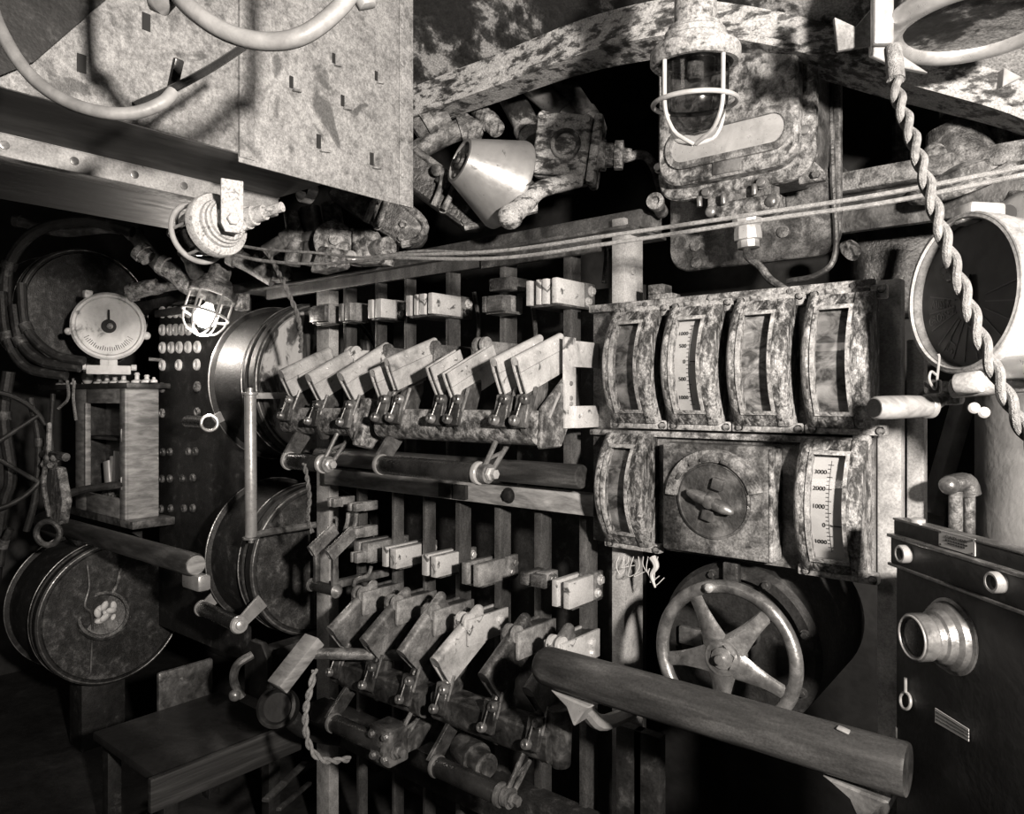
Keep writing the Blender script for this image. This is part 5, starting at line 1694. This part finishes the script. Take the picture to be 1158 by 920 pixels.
z1 = onface(1015, 605).z - ZE
z2 = onface(1012, 636).z - ZE
bslab('case', 0, .36, -.66, z2, -.12, 0, 'black_enamel', .003)
bslab('lid', 0, .36, z1, zt, -.016, .004, 'black_enamel', .003)
bslab('nut_strip', .002, .36, z2 + .001, z1 - .001, -.02, .010, 'black_enamel', .003)
bslab('lid_edge', 0, .36, z1 - .002, z1 + .0025, -.01, .014, 'worn_steel', .0008)
bslab('strip_edge', 0, .36, z2 - .002, z2 + .002, -.01, .013, 'worn_steel', .0008)
bslab('top_edge', 0, .36, zt - .001, zt + .002, -.017, .005, 'worn_steel', .0006)
for px, py in ((1026, 626), (1131, 658)):
    p = onface(px, py, .010)
    MB().lathe([(.0125, 0), (.0125, .010), (.011, .012), (.0085, .012), (.0082, .006), (0, .006)], p, nf, 28).build('ring_nut', 'bright_steel', t)
    MB().lathe([(.0078, .006), (.006, .007), (0, .0075)], p, nf, 20).build('nut_core', 'black_enamel', t)
pA, pB = onface(1061, 611, .0045), onface(1104, 619, .0045)
pcx = (onface(1062, 602, .0045) + onface(1103, 625, .0045)) / 2
wpl = (onface(1103, 615, .0045) - onface(1062, 605, .0045)).dot(u_)
hpl = .021
R = Matrix((u_, nf, V((0, 0, 1)))).transposed()
npl = MB().box(pcx, (wpl, .001, hpl), .0, R).build('name_plate', 'dial_white', t)
text_mesh('plate_text', 'CLAUDE HENRI', 'ink', npl, basis(pcx + nf * .0008 + V((0, 0, .004)), u_, (0, 0, 1), nf), .0056, extrude=.0001)
mb = MB()
for dz, k in ((-.0005, 9), (-.004, 7)):
    for i in range(k):
        mb.box(pcx + nf * .0007 + V((0, 0, dz)) + u_ * ((i - (k - 1) / 2) * wpl * .07), (wpl * .05, .0004, .0016), 0, R)
mb.build('plate_marks', 'ink', npl)
for a in (-1, 1):
    for b in (-1, 1):
        MB().lathe([(.0014, 0), (.0012, .0008), (0, .001)], pcx + nf * .0005 + u_ * (a * wpl * .44) + V((0, 0, b * hpl * .38)), nf, 10).build('screw', 'ink', npl)
# lens like knob
kp = onface(1076, 719)
k_ = .95
MB().lathe([(.048, 0), (.048, .003), (.044, .005), (.042, .012), (.036, .016), (.033, .024), (.029, .026), (.027, .032), (.030, .036), (.030, .052), (.027, .054), (.024, .050), (.0, .046)],
           kp, nf + V((0, 0, .0)), 48).build('knob_housing', 'worn_steel', t)
MB().lathe([(.0235, .0505), (.012, .0525), (0, .0535)], kp, nf, 32).build('knob_lens', 'bakelite', t)
MB().torus(kp + nf * .0535, nf, .0265, .0016, 40, 8).build('knob_rim', 'bright_steel', t)
# key ring and latch
p = onface(1024, 792, .004)
MB().torus(p, (nf + V((0, 0, .2))).normalized(), .011, .0022, 28, 8).build('pull_ring', 'bright_steel', t)
MB().cyl(p + V((0, 0, .012)), p + V((0, 0, .032)), .0022, None, 10).build('pull_stem', 'bright_steel', t)
# paper tag
c = onface(1076, 818, .004)
tg = MB()
tg.prism([onface(1058, 800, .002), onface(1096, 824, .002), onface(1096, 838, .002), onface(1058, 816, .002)], nf * .001)
tg = tg.build('striped_label', 'dial_white', t)
mb = MB()
for f in (.25, .5, .75):
    a_, b_ = onface(1058, 800, .003).lerp(onface(1058, 816, .003), f), onface(1096, 824, .003).lerp(onface(1096, 838, .003), f)
    dz = V((0, 0, .0006))
    mb.prism([a_ + dz, b_ + dz, b_ - dz, a_ - dz], nf * .0003)
mb.build('stripes', 'cast_mid', tg)
p = onface(1009, 828, .0) + u_ * .01
MB().cyl(p + V((0, 0, -.012)), p + V((0, 0, .012)), .0018, None, 8).build('latch_pin', 'worn_steel', t)
pp = BX(.03, zt, -.03)
MB().lathe([(.010, 0), (.010, .004), (.006, .006), (0, .006)], BX(.04, zt + .002, -.006), (0, 0, 1), 18).build('lid_screw', 'bright_steel', t)
# plinth
t2 = thing('box_plinth', 'dark plinth under the black enamelled box', 'stand', BX(.18, -1.35, -.1))
MB().box(BX(.18, -1.005, -.06), (.34, .11, .69), .004, R).build('plinth', 'black_dusty', t2)

# ------------------------------------------------------------------ engine order telegraph (round smoked dial)
tc_ = D(1090, 332, .96)
nt_ = V((-.70, -.71, .02)).normalized()
e1 = V((0, 0, 1)).cross(nt_).normalized()
e2 = nt_.cross(e1).normalized()
Rt = .0985
t = thing('telegraph_dial', 'round smoked glass telegraph dial in a pale rim at the right', 'dial', tc_ - e2 * .13 - nt_ * .05)
TEL = t
MB().lathe([(Rt * .95, -.10), (Rt * 1.03, -.03), (Rt * 1.05, -.02), (Rt * 1.05, .0), (Rt * 1.03, .007), (Rt * .995, .008), (Rt * .985, .004), (Rt * .97, .004), (Rt * .97, -.012), (0, -.012)],
           tc_, nt_, 72).build('case', 'post_pale', t)
MB().torus(tc_ + nt_ * .004, nt_, Rt * 1.035, .0032, 72, 10).build('rim', 'post_pale', t)
MB().lathe([(Rt * .97, -.011), (Rt * .965, -.009), (0, -.009)], tc_, nt_, 64).build('dial_plate', 'dial_dark', t)
dl = bpy.data.objects[t.children[-1].name]
MB().lathe([(Rt * .975, .004), (Rt * .6, .007), (0, .009)], tc_, nt_, 64, close=False).build('glass', 'glass_smoked', t)
mb = MB()


def tp(r, a, h=-.0086):
    return tc_ + (e1 * cos(a) + e2 * sin(a)) * (r * Rt) + nt_ * h


cen = tc_ - e2 * (.10 * Rt)


def cp(r, a):
    return cen + (e1 * cos(a) + e2 * sin(a)) * (r * Rt) - nt_ * .0086


for a in (168, 186, 204, 222, 232, 248, 264, 282, 300, 318, 336, 354, 12):
    ra_ = radians(a)
    pd = (-e1 * sin(ra_) + e2 * cos(ra_)) * .0009
    mb.prism([cp(.28, ra_) + pd, cp(.80, ra_) + pd, cp(.80, ra_) - pd, cp(.28, ra_) - pd], nt_ * .0005)
mb.build('sector_lines', 'engraved', t)
for s_, a, r in (('AUSS K', 177, .56), ('GROSSE F', 195, .56)):
    ra_ = radians(a)
    ex = -(e1 * cos(ra_) + e2 * sin(ra_))
    text_mesh('engraved_word', s_, 'engraved', t, basis(cp(r, ra_), ex, nt_.cross(ex), nt_), .017, extrude=.0003, sx=.72)
ra_ = radians(240)
ex = -(e1 * cos(ra_) + e2 * sin(ra_))
text_mesh('engraved_word', 'ST', 'engraved', t, basis(cp(.66, ra_), ex, nt_.cross(ex), nt_), .020, extrude=.0003)
MB().lathe([(.020, 0), (.018, .004), (0, .005)], tc_ + e2 * .040 - e1 * .035 - nt_ * .009, nt_, 24).build('plug', 'bakelite', t)
MB().prism([cen + e1 * .008 - nt_ * .006, cen - e1 * .008 - nt_ * .006, cen - e1 * .005 + e2 * .035 - nt_ * .006, cen + e1 * .005 + e2 * .035 - nt_ * .006], nt_ * .003).build('pointer', 'bakelite', t)
# lugs of the case and the pale arm behind
q = tc_ + e2 * (Rt * 1.06) - nt_ * .02
MB().box(q, (.034, .05, .026), .005, Matrix((e1, nt_, e2)).transposed()).build('top_lug', 'bright_steel', t)
q = tc_ + e2 * (-Rt * 1.0) + e1 * (Rt * .45) - nt_ * .03
MB().box(q + e1 * .03, (.12, .04, .03), .006, Matrix((e1, nt_, e2)).transposed()).build('lower_arm', 'bright_steel', t)
a_ = tc_ + e1 * (Rt * 1.0) - nt_ * .05
MB().prism([a_ + e2 * .10 - e1 * .03, a_ + e2 * .115 + e1 * .09, a_ - e2 * .13 + e1 * .12, a_ - e2 * .10 - e1 * .02], -nt_ * .03, .004).build('side_casting', 'post_pale', t)
for ex_, ez_ in ((.005, .055), (.015, .085), (.03, -.02)):
    MB().lathe([(.010, 0), (.010, .008), (.006, .010), (0, .010)], a_ + e1 * ex_ + e2 * ez_, nt_, 6).build('bolt', 'cast_dark', t)

# lever with turned wooden handle
h0, h1 = D(989, 461, .99), D(1052, 459, 1.02)
t = thing('turned_lever', 'turned wooden lever handle with a bright ferrule right of the gauges', 'lever', (h0 + h1) / 2 - V((0, 0, .03)))
d = (h1 - h0)
L = d.length
MB().lathe([(.0, -.001), (.0135, 0), (.0155, .003), (.0162, .02), (.0158, L * .6), (.0145, L * .96), (.012, L)], h0, d, 32).build('grip', 'handle_wood', t)
MB().lathe([(.0125, -.0015), (.0125, -.0003), (0, -.0003)], h0, d, 24).build('end_cap', 'bakelite', t)
MB().lathe([(.0155, 0), (.017, .003), (.017, .008), (.0145, .010), (.012, .014), (.010, .016)], h1 - d.normalized() * .008, d, 24).build('ferrule', 'bright_steel', t)
j = D(1070, 446, 1.04)
MB().tube([h1, h1.lerp(j, .5) + V((0, 0, -.002)), j], .009, 12, 4).build('stem', 'cast_grey', t)
MB().tube([j, j + V((-.03, .15, 0)), V((-.254, 1.405, j.z))], .010, 10, 4).build('mount_arm', 'cast_grey', t)
MB().box(j + V((.002, .01, .002)), (.035, .04, .034), .007).build('joint_block', 'cast_grey', t)
ck = [D(1060, 425, .99), D(1053, 420, .985), D(1051, 430, .985), D(1058, 440, .99), D(1060, 425, .988), D(1062, 405, .985), D(1061, 400, .985)]
MB().tube(ck, .0018, 7, 5).build('wire_clip', 'bright_steel', t)
MB().box(D(1055, 437, 1.0), (.02, .02, .02), .004).build('clip_block', 'cast_dark', t)
# pale pipes behind
A, B = D(1078, 439, .97), D(1240, 424, .84)
t = thing('pale_pipe', 'pale horizontal pipe with a clamp under the telegraph dial', 'pipe', A - V((0, 0, .02)))
MB().cyl(A, B, .013, None, 20).build('pipe', 'post_pale', t)
A2, B2 = D(1082, 434, .95), D(1110, 431, .925)
MB().cyl(A2, B2, .014, None, 20, .002).build('clamp', 'post_pale', t)
MB().lathe([(.0125, 0), (.0125, .001), (0, .001)], A2, A2 - B2, 20).build('bore', 'ink', t)
MB().cyl(D(1115, 431, .95), D(1240, 420, .83), .008, None, 18).build('rod', 'cast_dark', t)

# pale tank, valve and slanting strut behind
ct = D(1287, 520, 1.30)
t = thing('pale_tank', 'large pale mottled tank at the right edge behind the lever', 'tank', (ct.x, ct.y, 0))
MB().lathe([(.245, 0), (.245, 1.42), (.22, 1.46), (0, 1.47)], (ct.x, ct.y, 0), (0, 0, 1), 64).build('shell', 'hull_pale', t)
for px, py in ((1111, 466), (1100, 461)):
    q = D(px, py, 1.25)
    MB().lathe([(.009, 0), (.0095, .009), (.006, .014), (0, .015)], q, -FW - RT * .3, 16).build('stud', 'porcelain', t)
a, b = D(1087, 462, 1.62), D(1056, 570, 1.62)
t = thing('strut', 'blurred pale slanting strut behind the lever handle', 'strut', b)
dd = (a - b)
MB().box((a + b) / 2 + dd * .05, (.05, .03, dd.length * 1.3), .005, dd.to_track_quat('Z', 'Y')).build('bar', 'hull_pale', t)
MB().span(b.x - .02, b.x + .02, b.y, b.y + .03, 0, b.z + .02, .003).build('leg', 'hull_pale', t)
MB().prism([D(1045, 590, 1.64), D(1090, 590, 1.64), D(1085, 545, 1.64), D(1060, 560, 1.64), D(1045, 568, 1.64)], FW * .03).build('gusset', 'hull_pale', t)
c = D(1078, 548, 1.16)
t = thing('valve', 'small dark valve with a round nose in front of the pale tank', 'valve', c - V((0, 0, .1)))
MB().tube([c + RT * -.008, c + RT * .020 + V((0, 0, .004)), c + RT * .028 + V((0, 0, -.016))], .015, 14, 5).build('body', 'cast_dark', t)
MB().ball(c - RT * .010 - FW * .006, .015).build('nose', 'worn_steel', t)
MB().cyl(c + V((0, 0, -.01)) + RT * .004, V((c.x, c.y, .0)) + RT * .004, .010, None, 16).build('stem', 'cast_mid', t)
MB().cyl(c + V((0, 0, -.01)) + RT * .026, V((c.x, c.y, .0)) + RT * .022, .008, None, 16).build('pipe', 'cast_mid', t)
# pale shelf plate low behind the black box
MB2 = D(1048, 580, 1.6)
# ------------------------------------------------------------------ upper right clutter
a, b = Y(948, 205, 1.62), Y(1160, 165, 1.62)
t = thing('channel_beam', 'horizontal dull channel beam behind the taut cords at the right', 'beam', (a.x, 1.65, a.z - .03))
MB().span(a.x - .02, a.x + .9, 1.62, 1.68, a.z - .022, a.z + .018, .003).build('flange', 'cast_mid', t)
MB().span(a.x - .02, a.x + .9, 1.66, 1.68, a.z - .10, a.z - .02, .003).build('web', 'cast_dark', t)
c = D(1098, 178, 1.45)
t = thing('cast_pump', 'blurred cast pump body with a flange behind the cords at the upper right', 'pump', c - V((0, 0, .1)))
MB().lathe([(.075, 0), (.085, .01), (.085, .03), (.06, .05), (.055, .10), (.045, .13), (0, .14)], c - V((0, 0, .06)), (-.25, -.15, 1), 36).build('body', 'cast_mid', t)
MB().torus(c + V((-.01, -.05, -.055)), (-.2, -.5, 1), .085, .012, 40, 8).build('flange', 'cast_grey', t)
MB().ball(c + RT * -.065 + V((0, 0, .0)), .032).build('nose', 'cast_grey', t)
MB().lathe([(.02, 0), (.022, .05), (.0, .055)], c + RT * -.04 + V((0, 0, .08)), (0, 0, 1), 14).build('stud', 'cast_grey', t)
MB().box(c + RT * .06 + V((0, 0, -.01)), (.05, .06, .17), .01, Matrix.Rotation(-.3, 3, 'Z')).build('web', 'cast_grey', t)
MB().tube([c + RT * .07, c + RT * .13 + V((0, 0, .0)), c + RT * .3], .045, 16, 5).build('pipe', 'cast_mid', t)
MB().lathe([(.018, 0), (.018, .003), (0, .003)], c + RT * -.012 - FW * .062 + V((0, 0, -.02)), -FW, 18).build('bore', 'ink', t)
c = D(1020, 290, 1.75)
t = thing('motor_casing', 'dark blurred motor casing between the junction box and the telegraph', 'motor', c - V((0, 0, .2)))
MB().box(c, (.22, .16, .28), .03, Matrix.Rotation(.3, 3, 'Z'), 3).build('case', 'cast_dark', t)
MB().tube([c + RT * .04 - FW * .12 + V((0, 0, .12)), c + RT * .05 - FW * .13 + V((0, 0, 0)), c + RT * .03 - FW * .12 + V((0, 0, -.06))], .02, 12, 5).build('rib', 'cast_mid', t)
MB().lathe([(.025, 0), (.02, .015), (0, .02)], D(960, 284, 1.62), (RT * .4 - FW + V((0, 0, .5))), 20).build('cap', 'cast_grey', t)
a = D(1003, 175, 1.75)
t = thing('gusset_plate', 'pale triangular gusset on the channel beam', 'plate', a - V((0, 0, .07)))
MB().prism([D(988, 196, 1.72), D(1012, 178, 1.72), D(1012, 110, 1.72), D(1028, 110, 1.72), D(1028, 196, 1.72)], FW * .015, .002).build('plate', 'cast_mid', t)
a, b = D(1110, 300, 1.25), D(1150, 225, 1.18)
t = TEL
dd = b - a
MB().box((a + b) / 2, (.03, .02, dd.length * 1.2), .004, dd.to_track_quat('Z', 'Y')).build('rear_strut', 'cast_mid', t)
a = D(1150, 265, 1.08)
t = TEL
MB().prism([D(1128, 262, 1.1), D(1140, 228, 1.1), D(1175, 205, 1.05), D(1180, 330, 1.05), D(1142, 300, 1.1)], FW * .05, .006).build('rear_casting', 'bright_steel', t)
MB().lathe([(.012, 0), (.012, .004), (0, .004)], D(1139, 241, 1.088), -FW, 18).build('bore', 'ink', t)

# overhead vessel, top right
vc = D(1100, -20, 0.9768)
t = thing('overhead_vessel', 'dark overhead vessel with flaking paint and a rolled pale rim in the top right corner', 'vessel', (vc.x, vc.y, D(1080, 75, 0.9768).z))
zr = D(1090, 14, 0.9768).z
cxy = D(1105, 0, 1.0500)
MB().lathe([(.107, .026), (.112, .039), (.112, .55)], (cxy.x, cxy.y, zr), (0, 0, 1), 56).build('body', 'dark_peel', t)
MB().torus((cxy.x, cxy.y, zr + .0286), (0.0, 0.0, 1), .1094, .0163, 64, 12).build('rolled_rim', 'bright_steel', t)
MB().lathe([(.104, .026), (0, .03)], (cxy.x, cxy.y, zr), (0, 0, 1), 56, close=False).build('bottom', 'dark_peel', t)
q0, q1 = D(996, -30, 1.0500), D(999, 44, 1.0500)
MB().box((q0 + q1) / 2, (.0286, .0157, (q0 - q1).length + .02), .004, Matrix.Rotation(YAW, 3, 'Z')).build('side_bar', 'bright_steel', t)
MB().prism([D(944, 19, 1.0988), D(968, 30, 1.0988), D(985, 10, 1.0988), D(1002, 10, 1.0988), D(1002, 42, 1.0988), D(990, 50, 1.0988), D(948, 57, 1.0988)], FW * .008, .001).build('fin', 'post_pale', t)
MB().prism([D(985, 48, 1.0988), D(1005, 52, 1.0988), D(1035, 72, 1.0988), D(1050, 82, 1.0988), D(1010, 74, 1.0988), D(985, 62, 1.0988)], FW * .008, .001).build('lower_fin', 'bright_steel', t)
MB().prism([D(1136, 76, 1.0744), D(1156, 87, 1.0744), D(1134, 98, 1.0744)], FW * .0157, .001).build('pointed_tab', 'bright_steel', t)

# ------------------------------------------------------------------ lights
def spot(name, loc, target, power, angle, blend, radius, colour=(1, .915, .83)):
    l = bpy.data.lights.new(name, 'SPOT')
    l.energy = power
    l.spot_size = radians(angle)
    l.spot_blend = blend
    l.shadow_soft_size = radius
    l.color = colour
    o_ = bpy.data.objects.new(name, l)
    COL.objects.link(o_)
    o_.location = loc
    o_.rotation_euler = (V(target) - V(loc)).to_track_quat('-Z', 'Y').to_euler()
    return o_


spot('work_lamp', (.72, .08, 1.62), Y(610, 290, 1.3), 380, 100, 1.0, .05)
l = bpy.data.lights.new('aisle_fill', 'AREA')  # added soft fill for the closed room, not a lamp of the place
l.energy = 6
l.size = .5
l.color = (1, .915, .83)
lo = bpy.data.objects.new('aisle_fill', l)
COL.objects.link(lo)
lo.location = (-1.1, -1.1, 2.3)
lo.rotation_euler = (V((-2.0, 1.2, 1.0)) - lo.location).to_track_quat('-Z', 'Y').to_euler()
l = bpy.data.lights.new('lit_bulb_light', 'POINT')
l.energy = 7
l.shadow_soft_size = .03
l.color = (1, .915, .83)
lo = bpy.data.objects.new('lit_bulb_light', l)
COL.objects.link(lo)
lo.location = lc2 + ax3 * .16

w = bpy.data.worlds.new('world')
SC.world = w
w.use_nodes = True
w.node_tree.nodes['Background'].inputs['Color'].default_value = (1, .9, .8, 1)
w.node_tree.nodes['Background'].inputs['Strength'].default_value = 0.02

SC.view_settings.view_transform = 'Standard'
SC.view_settings.look = 'None'
SC.view_settings.gamma = 1.0
SC.view_settings.exposure = 0.0
SC.view_settings.use_curve_mapping = False
